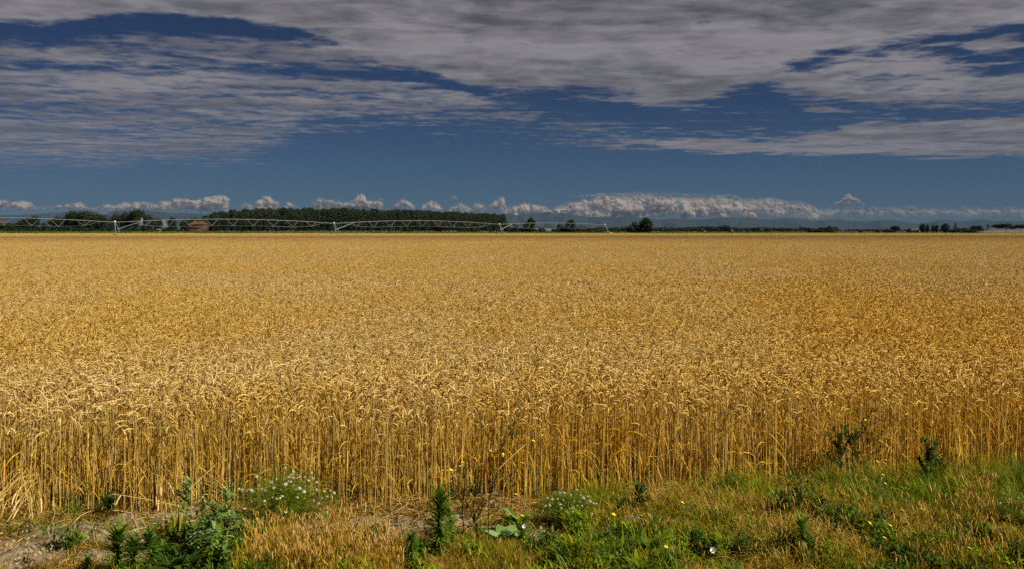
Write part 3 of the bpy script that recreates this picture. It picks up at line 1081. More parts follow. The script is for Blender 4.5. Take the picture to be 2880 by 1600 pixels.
if 'trees' not in SKIP:
    # poplar plantation: rows run along the front edge
    A_, B_ = np.array([ux(578, 640), 640.0]), np.array([ux(1425, 930), 930.0])
    nrow = 62
    for row in range(4):
        for k in range(nrow):
            t = (k + (0.5 if row % 2 else 0)) / nrow
            p = A_ + (B_ - A_) * t + np.array([-2.0, 6.5]) * row * 1.1 + np.array([random.uniform(-1, 1), random.uniform(-1, 1)])
            ytop = np.interp(t, [0, 0.03, 0.08, 0.25, 0.6, 1.0], [604, 597, 590, 586, 592, 606])
            h = uz(ytop + random.uniform(-6, 7.5), A_[1] + (B_[1] - A_[1]) * t) + row * 0.2
            tree('poplar', p[0], p[1], h, random.uniform(6.6, 9.6), (('poplar at the left end of the front row of the plantation wood' if k == 0 else 'poplar at the right end of the front row of the plantation wood' if k == nrow - 1 else
                  'tall dark poplar in the front row of the plantation wood in the middle distance') if row == 0 else 'tall poplar standing behind the front row of the plantation wood'), 'poplars of the plantation', var=5)
    G1 = 'trees on the left behind the field'
    D_ = 470
    for X_, Yt, w_, dd, kd, lab in [
        (20, 626, 44, 480, 'round', 'low dark tree beside the orange roof at the left end of the horizon'),
        (62, 622, 46, 500, 'round', 'low rounded tree, second from the left end of the horizon'),
        (98, 605, 22, 520, 'round', 'small round-headed tree standing above the low trees on the far left'),
        (80, 611, 40, 520, 'round', 'broad dark tree left of the small round-headed one'),
        (128, 626, 34, 500, 'bush', 'low bush right of the small round-headed tree'),
        (166, 609, 44, 480, 'round', 'dark tree on the left flank of the big left clump'),
        (205, 592, 44, 470, 'round', 'tall dark tree, left summit of the big left clump'),
        (238, 591, 52, 465, 'round', 'tall broad dark tree in the middle of the left clump'),
        (272, 600, 44, 470, 'round', 'dark tree sloping down on the right of the left clump'),
        (302, 604, 34, 480, 'grey', 'pale grey-green thin tree between the two big left clumps'),
        (330, 595, 34, 475, 'grey', 'pale grey-green tree left of the highest left tree'),
        (355, 596, 36, 470, 'round', 'dark tree filling the clump just left of the highest left tree'),
        (386, 585, 46, 468, 'round', 'highest tree of the left clump, behind the first machine tower'),
        (418, 601, 34, 470, 'grey', 'greyish tree on the right shoulder of the highest left tree'),
        (446, 613, 26, 480, 'round', 'small round dark tree in the gap above the little pale hut'),
        (484, 609, 24, 485, 'round', 'small round-headed dark tree left of the brick barn'),
        (520, 615, 26, 500, 'bright', 'low fresh green tree just left of the barn roof'),
        (548, 611, 36, 510, 'bright', 'fresh green tree peeping over the barn roof'),
        (575, 616, 30, 505, 'round', 'dark tree between the barn and the poplar wood'),
    ]:
        tpx(kd, X_, Yt, w_, dd, lab, G1)
    G2 = 'shrubs under the left trees'
    for k in range(26):
        X_ = -10 + k * 23.0 + random.uniform(-6, 6)
        if 425 < X_ < 470 or 515 < X_ < 585:
            continue
        tpx('bush', X_, random.uniform(632, 640), random.uniform(26, 40), 455 + random.uniform(0, 10), 'low dark shrub at the foot of the trees left of the brick barn', G2)
    G3 = 'trees near the far edge of the wheat'
    for X_, Yt, w_, dd, kd, lab in [
        (1144, 632, 24, 440, 'bush', 'dark bush in front of the poplar wood, first from the left'),
        (1236, 622, 42, 440, 'olive', 'olive-green rounded tree in front of the poplar wood, left of the third tower'),
        (1330, 629, 26, 440, 'bush', 'dark bush in front of the right end of the poplar wood'),
        (1300, 636, 18, 445, 'bush', 'small bush between the olive tree and the right end of the wood'),
        (1418, 625, 36, 430, 'olive', 'olive-green bush just right of the third machine tower'),
        (1452, 627, 27, 430, 'bush', 'dark narrow bush right of the end of the poplar wood'),
        (1490, 616, 28, 430, 'column', 'oval upright dark tree standing alone behind the machine span'),
        (1578, 630, 40, 430, 'bush', 'low dark left half of the tree pair behind the last machine span'),
        (1605, 620, 28, 425, 'column', 'taller right tree of the pair behind the last machine span'),
        (1636, 632, 22, 520, 'sparse', 'thin half-bare small tree right of the tree pair behind the machine'),
        (1788, 623, 42, 420, 'bush', 'broad dark left bush of the pair right of the end tower'),
        (1816, 614, 34, 418, 'column', 'taller dark right tree of the pair right of the end tower'),
        (2040, 634, 28, 1000, 'bright', 'fresh green tree rising from the far tree line beside a tiny farmhouse'),
        (2280, 641, 30, 800, 'bush', 'left dark bush of the hedge clump on the right part of the horizon'),
        (2304, 640, 34, 800, 'bush', 'middle green bush of the hedge clump on the right part of the horizon'),
        (2330, 635, 22, 800, 'bush', 'highest right bush of the hedge clump on the right part of the horizon'),
        (2420, 646, 9, 900, 'bush', 'tiny round dark bush right of the first thin mast'),
        (2468, 644, 10, 900, 'bush', 'tiny cone-shaped bush halfway between the two thin masts'),
        (2497, 644, 28, 900, 'bush', 'low dark bush left of the ragged tree near the second mast'),
        (2518, 635, 22, 900, 'round', 'ragged dark tree just left of the second thin mast'),
        (2557, 642, 12, 900, 'bush', 'small dome-shaped dark tree left of the long white farmhouse'),
        (2595, 631, 16, 900, 'column', 'dark upright tree against the right end of the white farmhouse'),
        (2609, 633, 9, 900, 'column', 'slim dark cypress-like tree right of the white farmhouse'),
        (2625, 634, 9, 900, 'column', 'left of two dark upright trees touching each other right of the slim one'),
        (2634, 635, 10, 900, 'column', 'right of two dark upright trees touching each other right of the slim one'),
        (2658, 630, 20, 900, 'column', 'dense dark upright tree standing alone left of the bare tree'),
        (2687, 627, 16, 700, 'sparse', 'pale thin nearly bare tree rising above the long hedge'),
        (2690, 642, 36, 640, 'bush', 'left end of the long green hedge on the right horizon'),
        (2716, 641, 38, 640, 'bush', 'second bush of the long green hedge on the right horizon'),
        (2742, 644, 36, 640, 'bush', 'right end bush of the long green hedge on the right horizon'),
        (2746, 634, 34, 700, 'round', 'dome-shaped dark tree above the right end of the long hedge'),
        (2780, 631, 18, 700, 'sparse', 'thin see-through tree between the dome tree and the dusty patch'),
        (2784, 643, 18, 680, 'bright', 'fresh green sapling under the thin see-through tree'),
        (2806, 631, 28, 760, 'flat', 'left flat-topped tree behind the dusty patch'),
        (2828, 629, 32, 760, 'flat', 'middle flat-topped tree behind the dusty patch'),
        (2848, 634, 16, 760, 'round', 'small right tree of the flat-topped row behind the dust'),
        (2870, 632, 30, 760, 'flat', 'flat-topped dark tree at the right edge of the photo'),
    ]:
        tpx(kd, X_, Yt, w_, dd, lab, G3, **({'name': 'bush', 'cat': 'bush'} if kd == 'bush' else {}))
    # far tree line that reads as one mass
    mbT = MB()
    rg = np.random.default_rng(5)
    n = 850
    for k in range(n):
        Xc = rg.uniform(1500, 3100)
        dd = rg.uniform(1250, 2600)
        h = rg.uniform(4.0, 9.5) * (dd / 1500) ** 0.7 * (0.75 + 0.5 * float(fbm(Xc, 0, 0.02, 3, 6)))
        if Xc > 2350:
            h *= 0.55
        c0 = np.array([ux(Xc, dd), dd, 0])
        m_ = 60
        v = rg.normal(0, 1, (m_, 3)); v /= np.linalg.norm(v, axis=1, keepdims=True)
        c_ = c0 + np.array([0, 0, h * 0.5]) + v * np.array([h * 0.85, h * 0.6, h * 0.5]) * rg.uniform(0.6, 1.0, (m_, 1))
        u = rg.normal(0, 1, (m_, 3)); u /= np.linalg.norm(u, axis=1, keepdims=True)
        w_ = np.cross(u, v)
        mbT.quads(c_, u * h * 0.16, w_ * h * 0.16, np.array(random.choice(G_MID + G_DARK)) * rg.uniform(0.7, 1.3, (m_, 1)))
    tag(mbT.obj('treeline', mat_leaf), kind='stuff')
    mbT = MB()
    for k in range(150):
        Xc = rg.uniform(-500, 620) if k < 90 else rg.uniform(1380, 1700)
        dd = rg.uniform(900, 1500)
        h = rg.uniform(3.5, 7)
        c0 = np.array([ux(Xc, dd), dd, 0])
        m_ = 60
        v = rg.normal(0, 1, (m_, 3)); v /= np.linalg.norm(v, axis=1, keepdims=True)
        c_ = c0 + np.array([0, 0, h * 0.5]) + v * np.array([h * 0.85, h * 0.6, h * 0.5]) * rg.uniform(0.6, 1.0, (m_, 1))
        u = rg.normal(0, 1, (m_, 3)); u /= np.linalg.norm(u, axis=1, keepdims=True)
        w_ = np.cross(u, v)
        mbT.quads(c_, u * h * 0.16, w_ * h * 0.16, np.array(random.choice(G_MID + G_DARK)) * rg.uniform(0.7, 1.3, (m_, 1)))
    tag(mbT.obj('treeline', mat_leaf), kind='stuff')
    # strip of green crop beyond the wheat
    mb = MB()
    n = 52000
    x = U(-330, 430, n)
    y = 408 + U(0, 1, n) ** 1.3 * 36
    hh = np.interp(x, [-330, -150, 40, 200, 330], [1.95, 1.8, 1.5, 1.25, 1.0]) * U(0.8, 1.05, n)
    az = U(0, 6.283, n)
    P, b = arc(np.stack([x, y, np.zeros(n)], 1), az, hh * 1.1, U(0, 0.25, n), U(0.6, 1.6, n), 4, 2.0)
    mb.ribbon(P, np.array([[0.05, 0.11, 0.10, 0.02]]) * U(0.7, 1.5, (n, 1)), b, pick([(0.10, 0.17, 0.02), (0.07, 0.13, 0.018), (0.14, 0.20, 0.03)], n, 0.2))
    tag(mb.obj('green_crop', leaf_mat('crop_leaves', 0.3)), kind='stuff')

# ------------------------------------------------------------------ irrigation machine
mat_steel = flat_mat('galvanised_steel', (0.24, 0.25, 0.27), 0.5, 0.3, 0.12, 2.0, 0.5)
mat_tyre = flat_mat('tyre_rubber', (0.03, 0.027, 0.024), 0.9)
mat_box = flat_mat('painted_box', (0.35, 0.20, 0.10), 0.7)
if 'machine' not in SKIP:
    T0 = np.array([ux(323, 245), 245.0])
    stp = np.array([58.5, 40.0])
    root = empty('irrigation_machine', (T0[0], T0[1], 0), 'long wheeled irrigation machine with arched silver pipe on towers across the far wheat', 'irrigation machine')
    dirv = stp / np.linalg.norm(stp)
    perp = np.array([-dirv[1], dirv[0]])
    W3 = lambda s_, o_, z_: np.array([dirv[0] * s_ + perp[0] * o_, dirv[1] * s_ + perp[1] * o_, z_])
    L = np.linalg.norm(stp)
    HT = 4.75
    st_s = [-L, 0, L, 2 * L, 2 * L + L * 0.80]
    for i in range(5):
        s0 = st_s[i]
        mb = MB()
        last = i == 4
        hw = 2.3
        mb.bar(W3(s0, -hw, 0.75), W3(s0, -0.15, HT - 0.15), 0.07, (1, 1, 1))
        mb.bar(W3(s0, hw, 0.75), W3(s0, 0.15, HT - 0.15), 0.07, (1, 1, 1))
        mb.bar(W3(s0 + 1.3, -hw, 0.75), W3(s0 + 0.25, -0.1, HT - 0.2), 0.05, (1, 1, 1))
        mb.bar(W3(s0, -hw, 0.75), W3(s0, hw, 0.75), 0.08, (1, 1, 1))
        mb.bar(W3(s0, -hw * 0.55, 2.5), W3(s0, hw * 0.55, 2.5), 0.045, (1, 1, 1))
        mb.bar(W3(s0, -hw * 0.8, 1.5), W3(s0, hw * 0.8, 1.5), 0.035, (1, 1, 1))
        tw = mb.obj('tower', mat_steel, root)
        for side in (-1, 1):
            mw = MB()
            c = W3(s0, side * hw, 0.62)
            a = np.arange(18) * 2 * math.pi / 17
            ring = np.stack([c + np.array([perp[0] * math.cos(q), perp[1] * math.cos(q), math.sin(q)]) * 0.5 for q in a])
            mw.tube(ring[None], 0.15, 7, np.array((1, 1, 1)), np.array([[dirv[0], dirv[1], 0]]))
            mw.bar(c - np.array([dirv[0], dirv[1], 0]) * 0.12, c + np.array([dirv[0], dirv[1], 0]) * 0.12, 0.2, (1, 1, 1), 8)
            mw.obj('wheel', mat_tyre, tw)
        mc = MB()
        cc = W3(s0, 0, HT + 0.15)
        mc.box(cc[0] - .22, cc[0] + .22, cc[1] - .22, cc[1] + .22, cc[2] - .28, cc[2] + .28, (1, 1, 1))
        mc.obj('control_box', flat_mat('tower_box_white', (0.75, 0.75, 0.73), 0.5), tw)
    for i in range(4):
        s0, s1 = st_s[i], st_s[i + 1]
        cam_h = 1.25 if i < 3 else 0.75
        zf = lambda t: HT + 4 * cam_h * t * (1 - t)
        ts = np.linspace(0, 1, 15)
        mb = MB()
        mb.tube(np.array([W3(s0 + (s1 - s0) * t, 0, zf(t)) for t in ts])[None], 0.066, 8, np.array((1, 1, 1)))
        pipe = mb.obj('pipe', mat_steel, root)
        mb = MB()
        nodes = 9 if i < 3 else 7
        low = {-1: [W3(s0 + (s1 - s0) * 0.055, 0, zf(0.05) - 0.1)], 1: [W3(s0 + (s1 - s0) * 0.055, 0, zf(0.05) - 0.1)]}
        for k in range(nodes):
            t = 0.12 + 0.76 * k / (nodes - 1)
            depth = 2.15 * min(1.0, 0.55 + 3.2 * min(t - 0.08, 0.94 - t))
            dt = 0.029
            for sd in (-1, 1):
                nd = W3(s0 + (s1 - s0) * t, sd * 0.85, zf(t) - depth)
                for e in (-1, 1):
                    tp = W3(s0 + (s1 - s0) * (t + e * dt), 0, zf(t + e * dt))
                    mb.bar(nd, tp, 0.025, (1, 1, 1))
                low[sd].append(nd)
            mb.bar(low[-1][-1], low[1][-1], 0.035, (1, 1, 1))
        for sd in (-1, 1):
            low[sd].append(W3(s0 + (s1 - s0) * 0.945, 0, zf(0.95) - 0.1))
            for a, b_ in zip(low[sd][:-1], low[sd][1:]):
                mb.bar(a, b_, 0.016, (1, 1, 1))
        # brace from the tower foot side up to the pipe
        for sd in (-1, 1):
            mb.bar(W3(s0 + 0.6, sd * 0.5, 2.6), W3(s0 + (s1 - s0) * 0.11, 0, zf(0.11) - 0.1), 0.07, (1, 1, 1))
        mb.bar(W3(s0 + 1.2, 0, HT), W3(s0 + 1.0, 0, 1.0), 0.04, (1, 1, 1))
        mb.obj('truss', mat_steel, root)
        for k in range(12):
            t = (k + 0.5) / 12
            p = W3(s0 + (s1 - s0) * t, 0.1, zf(t))
            md_ = MB()
            md_.bar(p, (p[0], p[1], 1.45), 0.012, (1, 1, 1), 4)
            md_.tube(np.array([[(p[0], p[1], 1.5), (p[0], p[1], 1.42), (p[0], p[1], 1.32), (p[0], p[1], 1.25)]]), np.array([[0.02, 0.09, 0.10, 0.02]]), 6, np.array((1, 1, 1)))
            md_.obj('sprinkler_drop', mat_tyre, root)
    # thin gun mast on the end tower
    mb = MB()
    mb.bar(W3(st_s[4], 0, HT), W3(st_s[4] + 0.2, 0, HT + 1.0), 0.03, (1, 1, 1))
    mb.obj('end_mast', mat_steel, root)
    # low brown trailer-like box beside the end tower
    p = np.array([ux(1716, 352), 352.0])
    r2 = empty('trailer', (p[0], p[1], 0), 'low brown flat trailer standing in the wheat just left of the end tower', 'trailer')
    mb = MB(); mb.box(-1.25, 1.25, -0.7, 0.7, 0.62, 1.32, (1, 1, 1)); mb.box(-1.1, 1.1, -0.55, 0.55, 1.32, 1.42, (1, 1, 1)); mb.obj('body', mat_box, r2)
    for sx_ in (-0.8, 0.8):
        mw = MB()
        a = np.arange(14) * 2 * math.pi / 13
        mw.tube(np.array([[(sx_ + 0.28 * math.cos(q), -0.62, 0.36 + 0.28 * math.sin(q)) for q in a]]), 0.08, 6, np.array((1, 1, 1)))
        mw.obj('wheel', mat_tyre, r2)

# ------------------------------------------------------------------ buildings
mat_brick, T = new_mat('old_brick')
bt = T.n.new('ShaderNodeTexBrick')
T.put(bt.inputs['Vector'], T.xyz(T.sep(world_pos(T))[0], T.sep(world_pos(T))[2], 0.0))
bt.inputs['Scale'].default_value = 3.0
bt.inputs['Color1'].default_value = (0.085, 0.045, 0.03, 1)
bt.inputs['Color2'].default_value = (0.06, 0.035, 0.025, 1)
bt.inputs['Mortar'].default_value = (0.10, 0.08, 0.06, 1)
finish(mat_brick, T, princ(T, bt.outputs[0], 0.9, 0.1))
mat_tile = flat_mat('roof_tiles', (0.10, 0.045, 0.02), 0.9, 0, 0.4, 0.8)
mat_plaster = flat_mat('pale_plaster', (0.27, 0.235, 0.20), 0.9, 0, 0.1, 0.5)
mat_dark = flat_mat('dark_opening', (0.02, 0.02, 0.02), 0.6)
mat_slate = flat_mat('brown_roof', (0.14, 0.085, 0.06), 0.9)


def house(X_, Ybase, D_, wpx, eaveY, ridgeY, depth, wall, roof, label, name='farmhouse', cat='house', hip=0.25, wins=3):
    x0, x1 = -wpx / 2 / FPX * D_, wpx / 2 / FPX * D_
    ze, zr = uz(eaveY, D_), uz(ridgeY, D_)
    r_ = empty(name, (ux(X_, D_), D_, 0), label, cat)
    mb_ = MB()
    mb_.box(x0, x1, 0, depth, -0.2, ze, (1, 1, 1))
    mb_.obj('wall', wall, r_)
    o = 0.35
    hx_ = (x1 - x0) * hip
    V = [(x0 - o, -o, ze + .01), (x1 + o, -o, ze + .01), (x1 + o, depth + o, ze + .01), (x0 - o, depth + o, ze + .01), (x0 + hx_, depth / 2, zr), (x1 - hx_, depth / 2, zr)]
    F = [(0, 1, 5, 4), (2, 3, 4, 5), (1, 2, 5, 5), (3, 0, 4, 4), (3, 2, 1, 0)]
    me = bpy.data.meshes.new('roof')
    me.from_pydata(V, [], [tuple(dict.fromkeys(f)) for f in F])
    me.materials.append(roof)
    ro = bpy.data.objects.new('roof', me)
    COL.objects.link(ro)
    ro.parent = r_
    for k in range(wins):
        cx_ = x0 + (x1 - x0) * (k + 0.5) / wins
        s_ = min(0.5, (x1 - x0) / wins * 0.25)
        mw = MB()
        mw.box(cx_ - s_, cx_ + s_, -0.05, 0.02, ze * 0.45, ze * 0.45 + s_ * 2.4, (1, 1, 1))
        mw.obj('window', mat_dark, r_)
    mw = MB()
    dx_ = x0 + (x1 - x0) * 0.62
    mw.box(dx_ - 0.45, dx_ + 0.45, -0.06, 0.02, 0, min(2.1, ze * 0.7), (1, 1, 1))
    mw.obj('door', mat_dark, r_)
    return r_


if 'build' not in SKIP:
    house(551, 652, 452, 42, 632.5, 623, 8, mat_brick, mat_tile, 'brick barn with an orange tiled hip roof at the left end of the poplar wood', 'barn', 'barn', 0.18, 2)
    house(541, 652, 446, 40, 641, 640, 3, mat_brick, mat_tile, 'low dark brick shed joined along the front of the barn', 'shed', 'shed', 0.05, 2)
    house(-6, 650, 478, 22, 630, 622, 7, mat_plaster, mat_tile, 'pale house with an orange tiled roof cut by the left edge of the photo')
    house(444, 652, 436, 9, 648, 644, 2.0, mat_plaster, mat_slate, 'tiny pale hut with a brown roof under the left trees', 'hut', 'hut', 0.0, 1)
    house(1534, 652, 1150, 72, 645, 643, 12, flat_mat('greenhouse_skin', (0.17, 0.20, 0.24), 0.7), flat_mat('greenhouse_roof', (0.14, 0.16, 0.20), 0.7), 'long low pale greenhouse seen under the last machine span', 'greenhouse', 'greenhouse', 0.02, 9)
    house(2576, 653, 905, 24, 647.5, 645, 6, mat_plaster, mat_slate, 'long low white farmhouse with brown roof among the upright trees on the right', hip=0.08, wins=4)
    house(2058, 648, 1020, 6, 645, 641.5, 6, mat_plaster, mat_tile, 'tiny orange-roofed farmhouse beside the fresh green tree on the far tree line')
    house(1983, 653, 520, 5, 652, 650.5, 1.6, mat_plaster, mat_plaster, 'tiny white shed in the green crop right of the tree pair', 'shed', 'shed')
    for X_, Yt, lab in [(2402, 631, 'thin dark mast on the right horizon, left one of two'), (2532, 633, 'thin dark mast on the right horizon right of the ragged tree')]:
        d_m = 880
        h = uz(Yt, d_m)
        r_ = empty('mast', (ux(X_, d_m), d_m, 0), lab, 'mast')
        mb = MB(); mb.bar((0, 0, 0), (0, 0, h), 0.26, (1, 1, 1)); mb.obj('pole', mat_bark, r_)
        mb = MB(); mb.bar((-0.9, 0, h * 0.93), (0.9, 0, h * 0.93), 0.10, (1, 1, 1)); mb.bar((-0.6, 0, h * 0.86), (0.6, 0, h * 0.86), 0.10, (1, 1, 1)); mb.obj('cross_arm', mat_bark, r_)

# ------------------------------------------------------------------ verge: grass, litter and weeds in front of the wheat
mat_grass = leaf_mat('verge_grass', 0.28, (0.85, 0.85, 0.7), 1.5, 0.4)
mat_weed = leaf_mat('weed_leaves', 0.25)
mat_petal = leaf_mat('petals', 0.2)
mat_dry = leaf_mat('dry_straw', 0.1)

DRYC = [(0.30, 0.17, 0.025), (0.40, 0.25, 0.05), (0.18, 0.09, 0.012), (0.46, 0.34, 0.14), (0.26, 0.13, 0.012)]
GOLD = [(0.52, 0.32, 0.015), (0.42, 0.24, 0.012), (0.60, 0.40, 0.03), (0.42, 0.33, 0.012)]
GRN = [(0.13, 0.20, 0.004), (0.21, 0.26, 0.005), (0.07, 0.12, 0.004), (0.32, 0.31, 0.008)]
DKG = [(0.045, 0.095, 0.008), (0.075, 0.14, 0.012), (0.03, 0.06, 0.006)]
GLAU = [(0.19, 0.31, 0.10), (0.13, 0.23, 0.06), (0.25, 0.37, 0.13)]


def gp(X_, Y_):
    """ground points for arrays of photograph pixels"""
    X_, Y_ = np.asarray(X_, float), np.asarray(Y_, float)
    d = FPX * EYE / (Y_ - HOR)
    x = (X_ - 1440) / FPX * d
    return np.stack([x, d, ground_z(x, d)], -1)


def zone(X0_, X1_, Y0_, Y1_, n, clump=0.0, seed=0, below=True):
    w0 = X1_ - X0_
    X1_ = 3750 if X1_ >= 2900 else X1_          # the verge runs on past the frame
    X0_ = -900 if X0_ <= -60 else X0_
    n = int(n * (X1_ - X0_) / w0)
    X_, Y_ = U(X0_, X1_, n), U(Y0_, Y1_, n)
    P = gp(X_, Y_)
    if below:
        P = P[P[:, 1] < edge_y(P[:, 0]) + 0.12]
    if clump > 0 and len(P):
        f_ = fbm(P[:, 0], P[:, 1], 2.2, 3, seed)
        P = P[rng.random(len(P)) < np.clip((f_ - 0.5) * 6 * clump + 0.5, 0.03, 1)]
    if below and len(P):
        P = P[rng.random(len(P)) > 0.72 * bare_mask(P[:, 0], P[:, 1])]
    return P


def grass(mb_, P, hmin, hmax, cols, w=0.0018, bend=(0.6, 1.7), K=4, p=None, jit=0.2):
    n = len(P)
    if not n:
        return
    az = U(0, 6.283, n)
    lump = np.clip(0.15 + 2.9 * (fbm(P[:, 0], P[:, 1], 4.5, 3, 77) - 0.25), 0.25, 2.0)
    C_, b = arc(P - np.array([0, 0, 0.004]), az, U(hmin, hmax, n) * lump, U(0, 0.45, n), U(*bend, n), K, 1.4)
    prof = {3: [0.8, 1.0, 0.15], 4: [0.8, 1.0, 0.8, 0.12], 5: [.7, 1, 1, .7, .1]}[K]
    mb_.ribbon(C_, np.array([prof]) * U(0.6, 1.4, (n, 1)) * w, b, pick(cols, n, jit, p))


def spikes(mb_, P, hmin, hmax, sl=(0.03, 0.055), sr=0.0042, scol=None, stcol=None, lean=0.22):
    """foxtail-like grass: thin straw with a furry cylindrical head"""
    n = len(P)
    az = U(0, 6.283, n)
    h = U(hmin, hmax, n)
    l0 = U(0.0, lean, n)
    C_, b = arc(P - np.array([0, 0, 0.004]), az, h, l0, l0 + U(0, 0.3, n), 4)
    mb_.tube(C_, 0.0009, 3, pick(stcol or GOLD, n, 0.15), b)
    S_, _ = arc(C_[:, -1], az, U(*sl, n), l0 + 0.2, l0 + U(0.1, 0.7, n), 6)
    hc = pick(scol or [(0.60, 0.36, 0.08), (0.66, 0.44, 0.14), (0.50, 0.28, 0.04)], n, 0.15)
    mb_.tube(S_, np.array([[0.35, 1, 1.12, 1.0, 0.8, 0.2]]) * U(0.75, 1.15, (n, 1)) * sr, 5, hc, b)
    for _ in range(7):    # bristles
        k_ = rng.integers(1, 6, n)
        t0 = S_[np.arange(n), k_]
        a = U(0, 6.283, n)
        dv = np.stack([np.cos(a) * 0.012, np.sin(a) * 0.012, U(0.006, 0.014, n)], -1)
        mb_.ribbon(np.stack([t0, t0 + dv], 1), np.array([[0.0007, 0.0002]]), b, hc * 1.05)


def litter(mb_, P, lmin, lmax, cols, w=0.0016, up=0.012, curl=0.5):
    n = len(P)
    if not n:
        return
    a = U(0, 6.283, n)
    L_ = U(lmin, lmax, n)
    t = np.linspace(-0.5, 0.5, 4)
    cu = rng.normal(0, curl, n)
    ang = a[:, None] + cu[:, None] * t[None]
    x = P[:, 0:1] + L_[:, None] * t[None] * np.cos(ang)
    y = P[:, 1:2] + L_[:, None] * t[None] * np.sin(ang)
    z = P[:, 2:3] + U(0.002, up, (n, 1)) + t[None] * rng.normal(0, 0.3, (n, 1)) * L_[:, None] + 0.25 * L_[:, None] * (0.25 - t[None] ** 2) * U(0, 1, (n, 1))
    C_ = np.stack([x, y, np.maximum(z, ground_z(x, y) + 0.001)], -1)
    b = np.stack([-np.sin(a), np.cos(a), rng.normal(0, 0.5, n)], -1)
    mb_.ribbon(C_, np.array([[0.5, 1, 1, 0.4]]) * U(0.5, 1.5, (n, 1)) * w, b, pick(cols, n, 0.25))


if 'verge' not in SKIP:
    # -------- dry litter over the whole verge
    mb = MB()
    P = zone(-120, 3000, 1300, 1640, 26000)
    P = P[rng.random(len(P)) > bare_mask(P[:, 0], P[:, 1]) * 0.86]
    litter(mb, P, 0.03, 0.14, DRYC)
    P = zone(-100, 1500, 1395, 1500, 5000)
    litter(mb, P, 0.06, 0.24, DRYC[:4], 0.002, 0.05)
    tag(mb.obj('dry_litter', mat_dry), kind='stuff')

    # -------- clods of pale soil on the bare patches
    mb = MB()
    P = zone(-60, 1900, 1400, 1620, 9000, below=False)
    P = P[(P[:, 1] < edge_y(P[:, 0])) & (rng.random(len(P)) < bare_mask(P[:, 0], P[:, 1]) * 0.9 + 0.05)]
    n = len(P)
    r_ = 0.002 + 0.013 * U(0, 1, n) ** 3
    S_ = np.stack([P + np.array([0, 0, -0.002]), P + np.stack([0 * r_, 0 * r_, r_ * 0.7], -1), P + np.stack([0 * r_, 0 * r_, r_ * 1.2], -1)], 1)
    S_[:, 1, :2] += rng.normal(0, 0.2, (n, 2)) * r_[:, None]
    mb.tube(S_, np.array([[1.0, 0.9, 0.15]]) * r_[:, None], 6, pick([(0.40, 0.32, 0.23), (0.48, 0.40, 0.30), (0.30, 0.23, 0.16)], n, 0.15))
    tag(mb.obj('soil_clods', flat_mat('soil_clod', (0.32, 0.245, 0.15), 0.95, 0, 0.3, 40), smooth=True), kind='stuff')

    # -------- golden foxtail grass
    mb = MB()
    for X0_, X1_, Y0_, Y1_, n, hh in [(690, 900, 1530, 1640, 330, (0.13, 0.24)), (700, 1140, 1575, 1680, 620, (0.14, 0.27)), (900, 1010, 1490, 1560, 150, (0.12, 0.24)), (840, 1130, 1540, 1620, 380, (0.11, 0.22)),
                                      (700, 800, 1490, 1540, 60, (0.10, 0.20)), (1170, 1500, 1560, 1680, 50, (0.08, 0.16)), (1800, 1850, 1520, 1570, 26, (0.12, 0.22)), (1740, 1770, 1500, 1540, 8, (0.08, 0.14)),
                                      (2700, 2800, 1440, 1540, 150, (0.16, 0.30)), (2740, 2810, 1400, 1450, 30, (0.14, 0.24)), (2150, 2900, 1480, 1680, 430, (0.13, 0.26)), (2200, 2480, 1430, 1500, 70, (0.12, 0.22)), (1640, 2200, 1440, 1660, 90, (0.10, 0.20)),
                                      (2560, 2900, 1520, 1680, 260, (0.14, 0.26))]:
        spikes(mb, zone(X0_, X1_, Y0_, Y1_, int(n * 0.62)), *hh)
    for X0_, X1_, Y0_, Y1_, n in [(660, 1160, 1510, 1680, 9000), (660, 1160, 1580, 1690, 5000)]:
        P = zone(X0_, X1_, Y0_, Y1_, n, 0.8, 4)
        grass(mb, P, 0.05, 0.18, GOLD + [(0.36, 0.34, 0.04)], 0.0014)
    P = zone(1150, 1700, 1500, 1690, 13000, 0.6, 5)
    grass(mb, P, 0.03, 0.11, DRYC[:3] + GOLD[:2] + GRN[1:2], 0.0013, (0.8, 2.2))
    P = zone(1640, 2960, 1345, 1680, 30000, 0.5, 6)
    grass(mb, P[:28000], 0.05, 0.15, GOLD + DRYC[:4], 0.0015, (1.2, 2.8))
    P = zone(1640, 2960, 1380, 1680, 14000, 2.2, 66)
    grass(mb, P, 0.05, 0.15, GOLD[:3] + [(0.36, 0.17, 0.02)], 0.0017, (1.0, 2.8))
    P = zone(-120, 700, 1470, 1680, 3000, 0.9, 7)
    grass(mb, P, 0.03, 0.12, GOLD + DRYC[:3], 0.0014, (0.8, 2.2))
    tag(mb.obj('golden_grass', mat_grass), kind='stuff')

    # -------- green grass: thick on the right, thin elsewhere
    mb = MB()
    P = zone(1640, 2980, 1340, 1690, 90000, 2.0, 21)
    grass(mb, P[rng.random(len(P)) < 0.8], 0.03, 0.13, GRN + GOLD[:1], 0.0020, (1.1, 2.9), p=[.3, .27, .2, .15, .08])
    P = zone(1500, 2980, 1380, 1690, 9000, 1.2, 61)
    grass(mb, P[:9000], 0.10, 0.26, GRN, 0.0021, (0.9, 2.5))
    P = zone(2380, 2960, 1310, 1480, 9000, 0.7, 22)
    grass(mb, P[:9000], 0.08, 0.26, GRN[:3], 0.0018, (0.7, 2.3))
    P = zone(1150, 1660, 1500, 1690, 5000, 2.0, 23)
    grass(mb, P, 0.03, 0.11, GRN, 0.0016)
    P = zone(-120, 640, 1420, 1690, 6500, 1.0, 24)
    grass(mb, P, 0.03, 0.12, GRN, 0.0016, (0.5, 2.0))
    P = zone(640, 1180, 1450, 1690, 2600, 1.0, 25)
